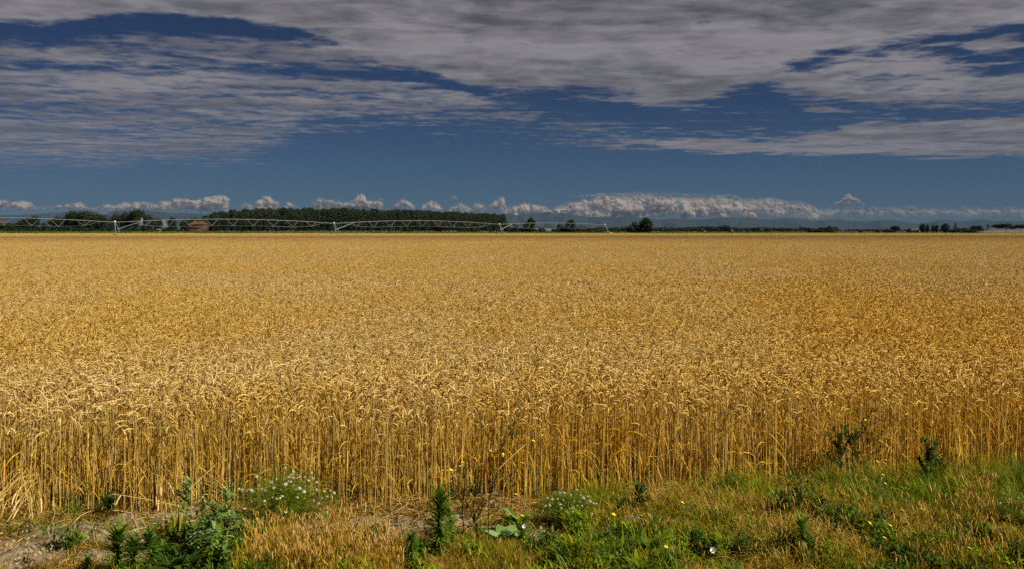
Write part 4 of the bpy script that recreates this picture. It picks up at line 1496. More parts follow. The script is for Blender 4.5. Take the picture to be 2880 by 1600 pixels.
    grass(mb, P, 0.03, 0.12, GRN, 0.0016)
    # taller tufts pushing into the foot of the wheat on the right
    P = zone(1640, 2960, 1300, 1400, 9000, 0.6, 26, below=False)
    P = P[(P[:, 1] < edge_y(P[:, 0]) + 0.2)]
    grass(mb, P, 0.08, 0.22, GRN + GOLD * 2, 0.0016, (0.3, 1.6))
    tag(mb.obj('grass', mat_grass), kind='stuff')

    # -------- low herbs: small leaves in dark mats
    mb = MB()
    for X0_, X1_, Y0_, Y1_, n, cl, sd in [(1640, 2980, 1370, 1690, 15000, 1.6, 41), (1140, 1660, 1520, 1690, 3200, 2.0, 42), (430, 720, 1450, 1690, 6000, 0.8, 43), (640, 1180, 1500, 1690, 2600, 1.4, 44),
                                          (-120, 300, 1400, 1520, 2200, 1.2, 45), (250, 480, 1560, 1690, 3500, 0.6, 46), (1280, 1500, 1480, 1600, 3500, 0.6, 47), (1740, 1900, 1500, 1690, 4500, 0.5, 48)]:
        P = zone(X0_, X1_, Y0_, Y1_, n, cl, sd)
        n = len(P)
        P = P + np.stack([0 * P[:, 0], 0 * P[:, 0], U(0.0, 0.13, n) * U(0, 1, n) * np.clip(2.2 * fbm(P[:, 0], P[:, 1], 6.0, 2, 91) - 0.5, 0, 1)], -1)
        C_, b = arc(P, U(0, 6.28, n), U(0.018, 0.05, n), U(0.2, 1.3, n), U(1.0, 2.3, n), 4)
        mb.ribbon(C_, np.array([[0.3, 1.0, 0.85, 0.05]]) * U(0.003, 0.008, (n, 1)), b, pick(DKG + GRN[:3], n, 0.3))
    Cn = np.concatenate([zone(1560, 2960, 1380, 1680, 210, 1.6, 51), zone(1150, 1700, 1530, 1690, 13), zone(440, 700, 1500, 1690, 26), zone(-100, 480, 1430, 1690, 9), zone(680, 1160, 1500, 1690, 14)])
    for c0 in Cn:
        n = int(U(50, 210))
        P = c0 + rng.normal(0, 1, (n, 3)) * np.array([0.045, 0.035, 0]) * U(0.6, 1.3) + np.stack([np.zeros(n), np.zeros(n), U(0, 0.12, n)], -1)
        C_, b = arc(P, U(0, 6.28, n), U(0.025, 0.085, n), U(0.1, 1.2, n), U(0.9, 2.4, n), 5)
        mb.ribbon(C_, np.array([[0.3, 0.9, 1.0, 0.7, 0.05]]) * U(0.0025, 0.0075, (n, 1)), b, pick([DKG, DKG + GRN[:1], GRN[:2]][rng.integers(0, 3)], n, 0.25))
    tag(mb.obj('low_herbs', mat_weed), kind='stuff')

    # -------- tangle of long dry stems lying over the grass
    mb = MB()
    P = zone(1600, 2980, 1370, 1690, 9500, 1.3, 81)
    n = len(P)
    C_, b = arc(P, U(0, 6.28, n), U(0.08, 0.26, n), U(0.5, 1.3, n), U(1.3, 2.2, n), 5)
    mb.ribbon(C_, 0.0012, b, pick([(0.50, 0.27, 0.03), (0.42, 0.20, 0.02), (0.60, 0.38, 0.07), (0.56, 0.44, 0.16)], n, 0.2))
    P = zone(-120, 1600, 1440, 1690, 4500, 1.3, 82)
    n = len(P)
    C_, b = arc(P, U(0, 6.28, n), U(0.05, 0.18, n), U(0.7, 1.4, n), U(1.4, 2.3, n), 5)
    mb.ribbon(C_, 0.0011, b, pick([(0.46, 0.26, 0.04), (0.34, 0.17, 0.02), (0.56, 0.38, 0.12)], n, 0.2))
    tag(mb.obj('dry_grass', mat_dry), kind='stuff')

    # -------- plants -------------------------------------------------
    def conyza(h, w, n, seed):
        """unbranched stem clothed in narrow upswept leaves"""
        t = np.linspace(0.03, 1.0, n)
        az = np.arange(n) * 2.399 + seed + rng.normal(0, 0.5, n)
        lean = rng.normal(0, 0.02, 2)
        base = np.stack([lean[0] * t * h / 0.4, lean[1] * t * h / 0.4, t * h * 0.93], -1)
        L_ = w * 1.5 * (0.55 + 0.6 * np.clip(t, 0, 1) ** 0.7) * U(0.45, 1.25, n)
        C_, b = arc(base, az, L_, np.interp(t, [0, 0.6, 1], [1.4, 1.0, 0.55]) + U(-.25, .25, n), np.interp(t, [0, .5, 1], [2.5, 1.9, 1.05]) + U(-.5, .5, n), 6)
        mb_ = MB()
        mb_.ribbon(C_, np.array([[0.5, 1, 1, .9, .6, .1]]) * U(0.0036, 0.0060, (n, 1)), b, pick([(0.09, 0.18, 0.01), (0.13, 0.25, 0.016), (0.06, 0.12, 0.008)], n, 0.2))
        ms = MB()
        zs = np.linspace(0, h * 0.95, 6)
        ms.tube(np.stack([lean[0] * zs / 0.4, lean[1] * zs / 0.4, zs], -1)[None], np.linspace(0.0035, 0.0015, 6)[None], 6, np.array([0.12, 0.20, 0.03]))
        return mb_, ms

    def put_plant(name, X_, Y_, label, cat, group, parts, dz=0.0):
        p = gp(X_, Y_)
        r_ = empty(name, (p[0], p[1], p[2] + dz), label, cat, group)
        for nm, mb_, mt in parts:
            mb_.obj(nm, mt, r_)
        return r_

    GC = 'feathery green horseweed plants on the verge'
    for X_, Y_, h, w, n, lab in [
        (1232, 1560, 0.42, 0.085, 330, 'tall bushy dark green horseweed plant standing left of the yellow-flowered weed'),
        (1275, 1545, 0.30, 0.05, 130, 'slimmer horseweed plant touching the right side of the tallest one'),
        (1158, 1598, 0.24, 0.05, 150, 'short dark green horseweed left of the tallest one, at the edge of the golden grass'),
        (332, 1625, 0.30, 0.085, 260, 'bushy feather-like horseweed, leftmost of three near the left corner'),
        (374, 1622, 0.235, 0.07, 190, 'middle horseweed of the three near the left corner'),
        (430, 1612, 0.27, 0.055, 170, 'right darker horseweed of the three, beside the broad dark dock leaves'),
        (245, 1612, 0.10, 0.045, 90, 'small dark horseweed seedling left of the three near the left corner'),
        (2258, 1582, 0.24, 0.05, 150, 'dark green feathery weed in the grass on the right part of the verge'),
        (1568, 1608, 0.12, 0.06, 90, 'low dark green leafy weed below the bare soil patch right of centre'),
    ]:
        a_, b_ = conyza(h, w, int(n * 1.2), X_)
        put_plant('horseweed', X_, Y_, lab, 'weed', GC, [('leaves', a_, mat_weed), ('stem', b_, mat_weed)])

    def stemmy(h, n_br, seed, col, leaf=None, leafcol=DKG, n_leaf=20, spread=0.5, r=0.002, ll=(0.03, 0.07), lw=0.006, lobed=False):
        """branching upright weed; returns stem mesh, leaf mesh and branch tips"""
        rd = np.random.default_rng(seed)
        ms, ml = MB(), MB()
        tips = []
        zs = np.linspace(0, h, 7)
        lean = rd.normal(0, 0.07, 2)
        main = np.stack([lean[0] * zs + 0.01 * np.sin(zs * 20), lean[1] * zs, zs], -1)
        ms.tube(main[None], np.linspace(r * 1.5, r * 0.6, 7)[None], 5, np.array(col))
        tips.append(main[-1])
        segs = [main]
        for k in range(n_br):
            t = rd.uniform(0.25, 0.9)
            p0 = main[0] + (main[-1] - main[0]) * t
            a = rd.uniform(0, 6.28)
            L_ = h * rd.uniform(0.25, 0.55) * (1.1 - t * 0.5)
            C_, _ = arc(p0[None], np.array([a]), np.array([L_]), np.array([rd.uniform(0.4, 0.9) * spread * 2]), np.array([rd.uniform(0.05, 0.4)]), 5)
            ms.tube(C_, np.linspace(r, r * 0.45, 5)[None], 4, np.array(col))
            tips.append(C_[0, -1])
            segs.append(C_[0])
        P = []
        for k in range(n_leaf):
            sg = segs[rd.integers(0, len(segs))]
            i = rd.integers(0, len(sg) - 1)
            P.append(sg[i] + (sg[i + 1] - sg[i]) * rd.random())
        P = np.array(P)
        n = len(P)
        K = 9 if lobed else 5
        C_, b = arc(P, rd.uniform(0, 6.28, n), rd.uniform(*ll, n), rd.uniform(0.3, 1.0, n), rd.uniform(1.2, 2.5, n), K)
        prof = np.array([.25, .95, .45, 1.1, .5, 1.0, .45, .6, .05]) if lobed else np.array([.35, .9, 1.0, .7, .05])
        ml.ribbon(C_, prof[None] * lw * rd.uniform(0.7, 1.3, (n, 1)), b, pick(leafcol, n, 0.2))
        return ms, ml, tips

    # grey-green prickly lettuce stand and its neighbours
    GL = 'grey-green lobed-leaf weeds left of the daisies'
    for k, (X_, Y_, h, lab) in enumerate([
        (524, 1560, 0.46, 'tallest grey-green lobed-leaf weed, beside the yellow-green reed blades'),
        (580, 1570, 0.38, 'grey-green lobed-leaf weed with a drooping top, centre of its stand'),
        (600, 1590, 0.40, 'leafy grey-green weed in the middle of the stand, just right of the drooping one'),
        (640, 1560, 0.44, 'tall grey-green lobed-leaf weed at the right end of the stand beside the daisies'),
        (668, 1575, 0.30, 'outermost right grey-green weed of the stand, leaning to the golden grass'),
        (550, 1600, 0.30, 'short grey-green weed above the broad dark dock leaves'),
        (620, 1625, 0.28, 'low grey-green weed at the bottom of the stand beside the golden grass'),
        (905, 1500, 0.16, 'small grey-green lobed weed under the right end of the big daisy bush'),
    ]):
        a_, b_, _t = stemmy(h, 6, 300 + k, (0.16, 0.24, 0.05), n_leaf=105 if h > .2 else 26, leafcol=GLAU + GRN[:1], spread=0.4, ll=(0.03, 0.09), lw=0.008, lobed=True)
        put_plant('prickly_weed', X_, Y_, lab, 'weed', GL, [('stem', a_, mat_weed), ('leaves', b_, mat_weed)])

    def broad(n, L0, L1, w, cols, seed, p0=(0.3, 1.0), p1=(1.2, 2.2), stalk=0.3):
        rd = np.random.default_rng(seed)
        mb_, ms = MB(), MB()
        az = rd.uniform(0, 6.28, n)
        P = np.stack([rd.normal(0, 0.025, n), rd.normal(0, 0.02, n), np.zeros(n)], -1)
        L_ = rd.uniform(L0, L1, n)
        C1, b = arc(P, az, L_ * stalk, rd.uniform(0, .4, n), rd.uniform(*p0, n), 3)
        ms.tube(C1, 0.0018, 4, np.array([0.14, 0.18, 0.04]), b)
        C_, b = arc(C1[:, -1], az, L_ * (1 - stalk), rd.uniform(*p0, n), rd.uniform(*p1, n), 8)
        prof = np.array([.2, .8, 1.0, 1.02, .92, .75, .45, .03])
        mb_.ribbon(C_, prof[None] * w * L_[:, None] + 0.0008 * np.array([[0, 1, -1, 1, -1, 1, 0, 0]]), b, pick(cols, n, 0.15))
        return mb_, ms

    for X_, Y_, n, L0, L1, w, cols, sd, lab in [
        (500, 1640, 30, 0.14, 0.32, 0.085, DKG[:1] + DKG[2:], 1, 'broad-leaved dark dock plant at the bottom edge beside the grey-green weeds'),
        (545, 1585, 18, 0.12, 0.28, 0.075, DKG[:1] + DKG[2:], 2, 'dark ribbed dock leaves in the shade under the grey-green weeds'),
        (1425, 1520, 16, 0.10, 0.20, 0.24, GLAU + DKG[1:2], 3, 'pale round-leaved green weed right of the dark branching weed'),
        (1455, 1495, 26, 0.12, 0.26, 0.07, GRN[:3] + GLAU[:1], 4, 'upright leafy green weed behind the pale round-leaved one'),
        (1825, 1570, 40, 0.12, 0.26, 0.06, DKG + GRN[:1], 5, 'dark green leafy weed right of the bare soil, reaching the bottom of the photo'),
        (1790, 1635, 44, 0.10, 0.24, 0.07, DKG[1:] + GRN[:2], 6, 'fresh green bushy weed at the bottom edge right of centre'),
        (1555, 1618, 34, 0.08, 0.19, 0.07, DKG + GRN[:1], 7, 'low dark green broad-leaved weed at the bottom edge below the bare soil'),
        (2060, 1560, 14, 0.07, 0.14, 0.18, DKG[1:2] + GLAU[:2], 8, 'low blue-green leafy weed beside the white bindweed flower'),
        (2265, 1600, 30, 0.08, 0.18, 0.07, DKG, 9, 'low dark green leafy weed in the right grass'),
        (222, 1530, 7, 0.05, 0.09, 0.28, GRN[:2], 10, 'small bright green round-leaved seedling on the bare soil at the left'),
        (2860, 1420, 22, 0.10, 0.22, 0.06, DKG + GRN[:1], 11, 'dark green leafy weed at the right edge behind the small daisies'),
    ]:
        a_, b_ = broad(n, L0, L1, w, cols, 400 + sd)
        put_plant('broad_leaved_weed', X_, Y_, lab, 'weed', 'broad-leaved weeds of the verge', [('leaves', a_, mat_weed), ('stalks', b_, mat_weed)])

    # yellow-green reed-like tuft at the left, tall thin weed beside it
    mb = MB()
    P = np.zeros((16, 3)); P[:, 0] = rng.normal(0, 0.02, 16)
    C_, b = arc(P, rng.choice([0.2, 3.0, 5.5, 1.2], 16), U(0.16, 0.40, 16), U(0, 0.25, 16), U(0.1, 0.7, 16), 6)
    mb.ribbon(C_, np.array([[.6, 1, 1, .9, .6, .05]]) * 0.006, b, pick([(0.30, 0.36, 0.02), (0.40, 0.40, 0.03), (0.18, 0.28, 0.02)], 16))
    put_plant('reed_tuft', 500, 1530, 'tuft of broad yellow-green reed blades left of the grey-green weeds', 'grass tuft', None, [('blades', mb, mat_weed)])
    for k, (X_, Y_, h, lab) in enumerate([(208, 1640, 0.60, 'tall single-stemmed green weed with narrow leaves on the bare soil at the far left'),
                                          (130, 1600, 0.26, 'short thin green weed left of the tall single-stemmed one')]):
        a_, b_, _t = stemmy(h, 4 if k == 0 else 2, 500 + k, (0.16, 0.18, 0.03), n_leaf=34 if k == 0 else 14, leafcol=DKG + GRN[:2], spread=0.45, ll=(0.05, 0.12), lw=0.0035)
        put_plant('narrow_leaved_weed', X_, Y_, lab, 'weed', 'thin weeds on the bare soil', [('stem', a_, mat_weed), ('leaves', b_, mat_weed)])

    # yellow composite flower heads
    def yhead(r0):
        mb_ = MB()
        n = 22
        a = np.arange(n) * 2.399
        rr = np.linspace(0.5, 1, n) * r0
        C_ = np.stack([np.zeros((n, 3)), np.stack([np.cos(a) * rr, np.sin(a) * rr, 0.25 * r0 * np.ones(n)], -1), np.stack([np.cos(a) * rr * 1.5, np.sin(a) * rr * 1.5, 0.12 * r0 * np.ones(n)], -1)], 1)
        mb_.ribbon(C_, np.array([[0.4, 1.0, 0.5]]) * r0 * 0.17, np.stack([-np.sin(a), np.cos(a), 0 * a], -1), pick([(0.85, 0.62, 0.02), (0.90, 0.72, 0.04)], n, 0.08))
        return mb_
    YH = yhead(0.010).mesh('flower', mat_petal)
    cal = MB()
    cal.tube(np.array([[(0, 0, -0.012), (0, 0, -0.008), (0, 0, -0.002), (0, 0, 0.001)]]), np.array([[0.0012, 0.0038, 0.0045, 0.003]]), 7, np.array([0.06, 0.09, 0.02]))
    CAL = cal.mesh('calyx', mat_weed)

    def add_head(parent, pos, sc=1.0, tilt=None):
        o = bpy.data.objects.new('flower', YH)
        COL.objects.link(o)
        o.parent = parent
        o.location = pos
        o.scale = (sc, sc, sc)
        o.rotation_euler = tilt or (random.uniform(-0.9, 0.3), random.uniform(-.5, .5), random.uniform(0, 6))
        c_ = bpy.data.objects.new('calyx', CAL)
        COL.objects.link(c_)
        c_.parent = o

    # dark branching weed with yellow flowers, centre
    for k, (X_, Y_, h, nb_, nf, lab) in enumerate([
        (1372, 1530, 0.92, 10, 7, 'tall dark branching weed with yellow flowers standing against the wheat at the centre'),
        (1300, 1510, 0.55, 9, 3, 'lower dark branching weed left of the tall yellow-flowered one'),
        (1340, 1520, 0.42, 9, 2, 'short leafy dark weed between the two branching yellow-flowered ones'),
        (1436, 1430, 0.62, 8, 3, 'dark leafy weed growing inside the wheat right of the tall branching weed'),
    ]):
        a_, b_, tips = stemmy(h, nb_, 620 + k, (0.05, 0.04, 0.02), n_leaf=46, leafcol=[(0.05, 0.07, 0.015), (0.035, 0.05, 0.012), (0.09, 0.10, 0.02)], spread=0.55, r=0.0026, ll=(0.03, 0.08), lw=0.006)
        r_ = put_plant('yellow_flowered_weed', X_, Y_, lab, 'weed', 'branching weeds with yellow flowers', [('stem', a_, mat_weed), ('leaves', b_, mat_weed)])
        for tp in tips[:nf]:
            add_head(r_, tp, 0.9)

    # dark weeds among the stems
    for k, (X_, Y_, h, lab) in enumerate([
        (2362, 1372, 0.40, 'dark green bushy weed among the wheat stems right of centre'),
        (2395, 1368, 0.48, 'taller dark weed with yellow buds behind the bushy one among the wheat stems'),
        (2610, 1385, 0.38, 'dark green leafy weed at the foot of the wheat on the right'),
        (2640, 1372, 0.24, 'low dark green weed right of the leafy one at the foot of the wheat'),
        (310, 1450, 0.18, 'low dark green weed in the gap between the wheat stems on the left'),
        (1800, 1440, 0.22, 'small-leaved dark weed at the foot of the wheat near the small daisy bush'),
        (1735, 1480, 0.26, 'thin dark weed just right of the small daisy bush'),
        (2250, 1480, 0.40, 'thin upright weed with one yellow flower in front of the wheat on the right'),
        (2440, 1340, 0.55, 'tall thin dark weed standing inside the wheat right of the bushy one'),
    ]):
        a_, b_, tips = stemmy(h, 9 if k not in (6, 7) else 3, 700 + k, (0.06, 0.07, 0.02), n_leaf=(300, 170, 320, 150, 120, 120, 40, 22, 60)[k], leafcol=DKG + [(0.05, 0.06, 0.015)], spread=0.8, r=0.002, ll=(0.03, 0.09), lw=0.006)
        r_ = put_plant('dark_weed', X_, Y_, lab, 'weed', 'dark weeds at the foot of the wheat', [('stem', a_, mat_weed), ('leaves', b_, mat_weed)])
        if k in (1, 7, 8):
            for tp in tips[:3 if k != 7 else 1]:
                add_head(r_, tp, 1.1)

    # -------- daisies (chamomile bushes)
    def petals():
        mb_ = MB()
        n = 13
        a = np.arange(n) * 2 * math.pi / n
        z = np.array([0, 0.001, -0.001])
        rr = np.array([0.0035, 0.009, 0.0125])
        C_ = np.stack([np.stack([np.cos(a) * rr[i], np.sin(a) * rr[i], z[i] * np.ones(n)], -1) for i in range(3)], 1)
        mb_.ribbon(C_, np.array([[0.0011, 0.0023, 0.0015]]), np.stack([-np.sin(a), np.cos(a), 0 * a], -1), np.array([0.74, 0.73, 0.70]))
        return mb_
    PET = petals().mesh('flower', mat_petal)
    dm = MB()
    dm.tube(np.array([[(0, 0, -0.002), (0, 0, 0.001), (0, 0, 0.004), (0, 0, 0.0062)]]), np.array([[0.002, 0.0056, 0.0044, 0.0003]]), 8, np.array([0.85, 0.52, 0.02]))
    DISC = dm.mesh('flower_centre', mat_petal)

    def chamomile(X_, Y_, w, h, nf, lab, buds=20, fs=1.0, seed=0):
        p = gp(X_, Y_)
        r_ = empty('daisy_bush', tuple(p), lab, 'daisy bush', 'white daisy bushes')
        rd = np.random.default_rng(seed)
        n = 150
        a = rd.uniform(0, 6.28, n)
        rad = rd.uniform(0, 1, n) ** 0.5
        end = np.stack([np.cos(a) * rad * w, np.sin(a) * rad * w * 0.7, h * (1 - 0.45 * rad ** 2) * rd.uniform(0.45, 1.0, n)], -1)
        t = np.linspace(0, 1, 6)[None, :, None]
        base = np.stack([rd.normal(0, .04, n), rd.normal(0, .03, n), np.zeros(n)], -1)
        C_ = base[:, None] * (1 - t) + end[:, None] * t + np.array([0, 0, 1]) * (t * (1 - t)) * 0.10
        C_[..., 0] -= (t * (1 - t))[..., 0] * end[:, None, 0] * 0.5
        ms = MB()
        ms.tube(C_, 0.0008, 3, pick([(0.16, 0.22, 0.03), (0.24, 0.26, 0.04)], n))
        ms.obj('stems', mat_weed, r_)
        # thread leaves
        m_ = int(15000 * (w / 0.3) ** 1.2)
        k = rd.integers(0, n, m_)
        i = rd.integers(1, 6, m_)
        q = C_[k, i] + rd.normal(0, 0.018, (m_, 3))
        dv = rd.normal(0, 1, (m_, 3)); dv[:, 2] = np.abs(dv[:, 2]) * 0.7
        dv = dv / np.linalg.norm(dv, axis=1, keepdims=True) * rd.uniform(0.012, 0.035, (m_, 1))
        bb = np.cross(dv, rd.normal(0, 1, (m_, 3))); bb /= np.linalg.norm(bb, axis=1, keepdims=True) + 1e-9
        ml = MB()
        ml.ribbon(np.stack([q, q + dv], 1), np.array([[0.0013, 0.0005]]), bb, pick([(0.13, 0.20, 0.008), (0.09, 0.15, 0.006), (0.20, 0.24, 0.012)], m_, 0.2))
        ml.obj('foliage', mat_weed, r_)
        order = rd.permutation(n)[:nf + buds]
        for j, o in enumerate(order):
            e = C_[o, -1] + np.array([0, 0, 0.004])
            bud = j >= nf
            if not bud:
                f = bpy.data.objects.new('flower', PET)
                COL.objects.link(f)
                f.parent = r_
                f.location = e
                s_ = fs * random.uniform(0.6, 1.0)
                f.scale = (s_, s_, s_)
                f.rotation_euler = (random.uniform(0.1, 1.2), random.uniform(-0.5, 0.5), 0)
                c_ = bpy.data.objects.new('flower_centre', DISC)
                COL.objects.link(c_)
                c_.parent = f
            else:
                c_ = bpy.data.objects.new('bud', DISC)
                COL.objects.link(c_)
                c_.parent = r_
                c_.location = e
                c_.scale = (fs * .9, fs * .9, fs * .9)
    chamomile(800, 1470, 0.42, 0.47, 84, 'large bush of white daisies with yellow centres standing against the wheat left of centre', 16, 1.05, 1)
    chamomile(1600, 1478, 0.22, 0.26, 60, 'smaller mound of white daisies on the edge of the bare soil right of centre', 36, 0.78, 2)
    chamomile(2850, 1500, 0.22, 0.17, 34, 'low patch of small white daisies at the right edge of the photo', 20, 0.62, 3)

    # -------- single yellow flowers in the right grass
    for k, (X_, Y_, L_) in enumerate([(1842, 1408, .05), (1920, 1412, .07), (1955, 1420, .07), (2014, 1430, .08), (1800, 1450, .06), (1728, 1448, .06), (1876, 1540, .05), (1470, 1445, .10), (1448, 1388, .12), (2482, 1345, .08),
                                      (2486, 1370, .08), (2512, 1387, .10), (2530, 1393, .10), (2535, 1450, .06), (2445, 1482, .06), (2505, 1490, .06), (2520, 1500, .07), (2545, 1481, .07), (2595, 1447, .07), (2484, 1518, .05),
                                      (2510, 1562, .05), (2727, 1548, .06), (2838, 1587, .04), (2470, 1310, .14), (1510, 1240, .30), (1465, 1300, .2), (1262, 1318, .2), (2490, 1440, .06)]):
        h = L_ * 2.0 + (0.09 if X_ > 1650 and L_ < 0.12 else 0.0)
        # find the ground point whose flower shows at (X_, Y_)
        d_ = FPX * (EYE - h) / (Y_ - HOR)
        x_ = ux(X_, d_)
        z_ = float(ground_z(x_, d_))
        r_ = empty('yellow_flower', (x_, d_, z_), 'slender stalk with one yellow dandelion-like flower in the verge or wheat edge', 'flower', 'single yellow flowers')
        C_, b = arc(np.zeros((1, 3)), np.array([U(0, 6.28)]), np.array([h - z_ * 0.5]), np.array([0.0]), np.array([0.12]), 5)
        mb = MB()
        mb.tube(C_, 0.0011, 4, np.array([0.14, 0.17, 0.03]), b)
        mb.obj('stem', mat_weed, r_)
        add_head(r_, C_[0, -1], 1.25, (random.uniform(-0.3, 0.3), random.uniform(0.2, 0.7), 0))

    # -------- white bindweed flowers
    def funnel():
        mb_ = MB()
        mb_.tube(np.array([[(0, 0, 0), (0, 0, 0.012), (0, 0, 0.022), (0, 0, 0.027)]]), np.array([[0.002, 0.005, 0.013, 0.021]]), 12, np.array([0.88, 0.85, 0.88]))
        return mb_
    for k, (X_, Y_, lab, s_) in enumerate([(2005, 1556, 'white funnel-shaped bindweed flower beside the low blue-green weed', 0.9),
                                           (1880, 1584, 'largest white bindweed flower, near the bottom edge right of centre', 1.15),
                                           (1475, 1481, 'small pinkish white bindweed flower right of the pale round-leaved weed', 0.7)]):
        p = gp(X_, Y_ + 26) + np.array([0, 0, 0.03])
        r_ = empty('bindweed', tuple(p), lab, 'flower', 'white bindweed flowers')
        mb = MB(); mb.tube(np.array([[(0, 0, 0), (0.003, 0, 0.02), (0, 0, 0.035)]]), 0.001, 4, np.array([0.12, 0.18, 0.03])); mb.obj('stem', mat_weed, r_)
        f = funnel().obj('flower', mat_petal, r_, smooth=True)
        f.location = (0, 0, 0.035); f.scale = (s_, s_, s_); f.rotation_euler = (R(50), R(-15), 0)
        a_, b_ = broad(5, 0.03, 0.06, 0.3, GRN[:2], 900 + k)
        a_.obj('leaves', mat_weed, r_)

    # -------- broken wheat leaning out of the stand
    def broken(X_, Y_, n, seed, lab, side):
        rd = np.random.default_rng(seed)
        p = gp(X_, Y_)
        mb_ = MB()
        base = np.stack([rd.normal(0, 0.05, n), rd.normal(0.05, 0.05, n), np.zeros(n)], -1)
        az = rd.normal(-1.4, 1.1, n) + side
        l1 = rd.uniform(0.16, 0.38, n)
        C1, b = arc(base, az, l1, rd.uniform(0, .35, n), rd.uniform(0.1, 0.6, n), 3)
        mb_.tube(C1, 0.0022, 4, pick(PALE, n), b)
        C2, b2 = arc(C1[:, -1], az, rd.uniform(0.15, 0.34, n), rd.uniform(1.5, 2.5, n), rd.uniform(1.9, 2.8, n), 4)
        mb_.tube(C2, 0.0019, 4, pick(PALE, n), b2)
        C3, _ = arc(C2[:, -1], az, rd.uniform(0.08, 0.11, n), rd.uniform(1.9, 2.8, n), rd.uniform(2.4, 3.0, n), 9)
        mb_.tube(C3, np.array([[0.4, 1.0, 0.72, 1.05, 0.75, 1.05, 0.72, 0.85, 0.25]]) * 0.0068, 5, pick(EARC[:2], n), b2)
        r_ = empty('broken_wheat', tuple(p), lab, 'wheat stalks', 'broken wheat at the edge of the stand')
        mb_.obj('stalks', mat_wheat, r_)
    broken(100, 1455, 16, 1, 'bundle of broken pale wheat stalks hanging out of the stand at the far left', -0.3)
    broken(70, 1440, 7, 2, 'few snapped wheat stalks at the left edge with ears touching the ground', -0.8)
    broken(450, 1440, 12, 3, 'broken wheat stalks crossing each other above the yellow-green reed tuft', 0.5)
    for k, (X0_, Y0_, z0, X1_, Y1_, z1, lab) in enumerate([
        (515, 1450, 0.10, 625, 1400, 0.32, 'single pale straw sticking out to the upper right above the reed tuft'),
        (330, 1450, 0.20, 550, 1460, 0.11, 'single bent wheat straw lying almost level in front of the stand on the left'),
        (1395, 1440, 0.35, 1480, 1420, 0.52, 'pale straw slanting across the dark branching weed'),
    ]):
        a_, b_ = gp(X0_, Y0_), gp(X1_, Y1_)
        a_ = a_ + np.array([0, -0.08, z0]); b_ = b_ + np.array([0, -0.08, z1])
        t = np.linspace(0, 1, 6)[:, None]
        Q = a_ + (b_ - a_) * t + np.array([0, 0, 0.03]) * t * (1 - t)
        r_ = empty('loose_straw', tuple(a_), lab, 'straw', 'loose straws at the wheat edge')
        mb = MB(); mb.tube((Q - a_)[None], np.array([[.0022, .0022, .002, .002, .003, .001]]), 4, np.array(PALE[1])); mb.obj('stalk', mat_wheat, r_)

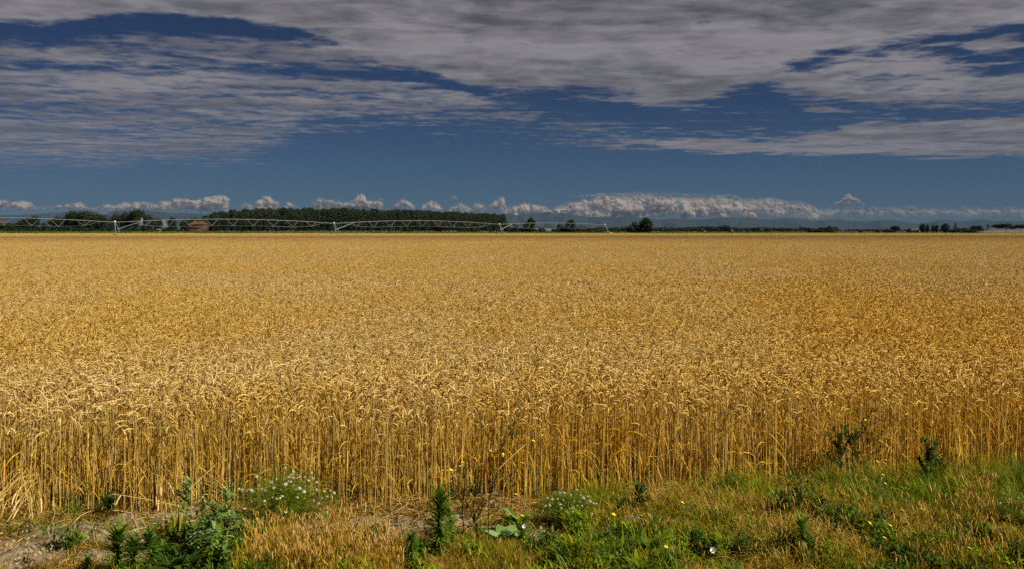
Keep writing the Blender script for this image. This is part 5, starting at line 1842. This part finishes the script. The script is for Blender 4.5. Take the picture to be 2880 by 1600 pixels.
# ------------------------------------------------------------------ blowing dust on the right, water plumes on the left
if 'dust' not in SKIP:
    m, T = new_mat('dust')
    vol = T.n.new('ShaderNodeVolumePrincipled')
    vol.inputs['Color'].default_value = (0.75, 0.72, 0.68, 1)
    vol.inputs['Density'].default_value = 0.05
    o_ = T.n.new('ShaderNodeOutputMaterial')
    T.l.new(vol.outputs[0], o_.inputs['Volume'])
    IV, IF = ico()
    BLOBS = [IV * (1 + 0.4 * np.array([mnoise.noise(Vector(p) * 1.7 + Vector((k * 9.0, 0, 0))) for p in IV]))[:, None] for k in range(5)]
    Vs, Fs, n = [], [], 0
    for k, (X_, w_, h_) in enumerate([(2775, 10, 1.6), (2800, 12, 3.0), (2832, 14, 2.4), (2866, 14, 3.0), (2900, 14, 2.6)]):
        Bq = BLOBS[k % 5]
        dd = 600 + k * 22
        Vs.append(Bq * np.array([w_, 5.0, h_ * 0.9]) * 0.75 + np.array([ux(X_, dd), dd, h_ * 0.7]))
        Fs.append(IF + n)
        n += len(Bq)
    o = bpy.data.objects.new('dust', tri_mesh('dust', np.concatenate(Vs), np.concatenate(Fs), m))
    COL.objects.link(o)
    tag(o, kind='stuff')
    mat_water = flat_mat('water_drops', (0.30, 0.38, 0.55), 0.3)
    for X_, Yb, Yt, lean_, w0 in [(395, 637, 614, 5, 5), (463, 641, 619, -3, 7)]:
        mb = MB()
        n = 850
        t = U(0, 1, n)
        Xs = X_ + lean_ * t + rng.normal(0, 1, n) * w0 * 0.5 * (1.15 - t)
        Ys = Yb + (Yt - Yb) * t ** 0.8
        dd = 452.0 + U(-1, 1, n) * 0 - 8
        P = np.stack([ux(Xs, dd), dd + U(-1, 1, n), uz(Ys, dd)], -1)
        a = U(0, 3.14, n)
        mb.quads(P, np.stack([np.cos(a), np.sin(a), 0 * a], -1) * 0.035, np.stack([0 * a, 0 * a, 0 * a + 1], -1) * U(0.05, 0.16, (n, 1)), np.array([1, 1, 1.0]))
        tag(mb.obj('water_spray', mat_water), kind='stuff')

# ------------------------------------------------------------------ a thin cloud overhead, behind the viewer, whose shadow lies over the far wheat
if 'shadow' not in SKIP:
    zc = 1500.0
    off = np.array([sun_dir.x, sun_dir.y]) / sun_dir.z * zc
    xs, ys = np.arange(-420, 430, 10.0), np.arange(-30, 400, 5.0)
    XX, YY = np.meshgrid(xs, ys)
    lo_ = 82 + 26 * (fbm(XX, 0 * XX, 0.012, 3, 71) - 0.5) * 2 - XX * 0.03
    hi__ = 215 + XX * 0.15 + 14 * (fbm(XX, 0 * XX, 0.01, 3, 72) - 0.5) * 2
    al = np.clip((YY - lo_) / 70, 0, 1) * np.clip((hi__ - YY) / 35, 0, 1)
    al = al * (0.20 + 0.10 * np.clip((XX + 300) / 600, 0, 1))
    i = np.arange(XX.size).reshape(XX.shape)
    Q = np.stack([i[:-1, :-1], i[:-1, 1:], i[1:, 1:], i[1:, :-1]], -1)
    mb = MB()
    c3 = np.stack([al] * 3, -1).reshape(-1, 3)
    th = 4 + 60 * al
    mb.add(np.stack([XX + off[0], YY + off[1], zc + th], -1), Q, c3)
    mb.add(np.stack([XX + off[0], YY + off[1], zc - th * 0.5], -1), Q[..., ::-1], c3)
    tag(mb.obj('clouds', mat_cloud, smooth=True), kind='stuff')
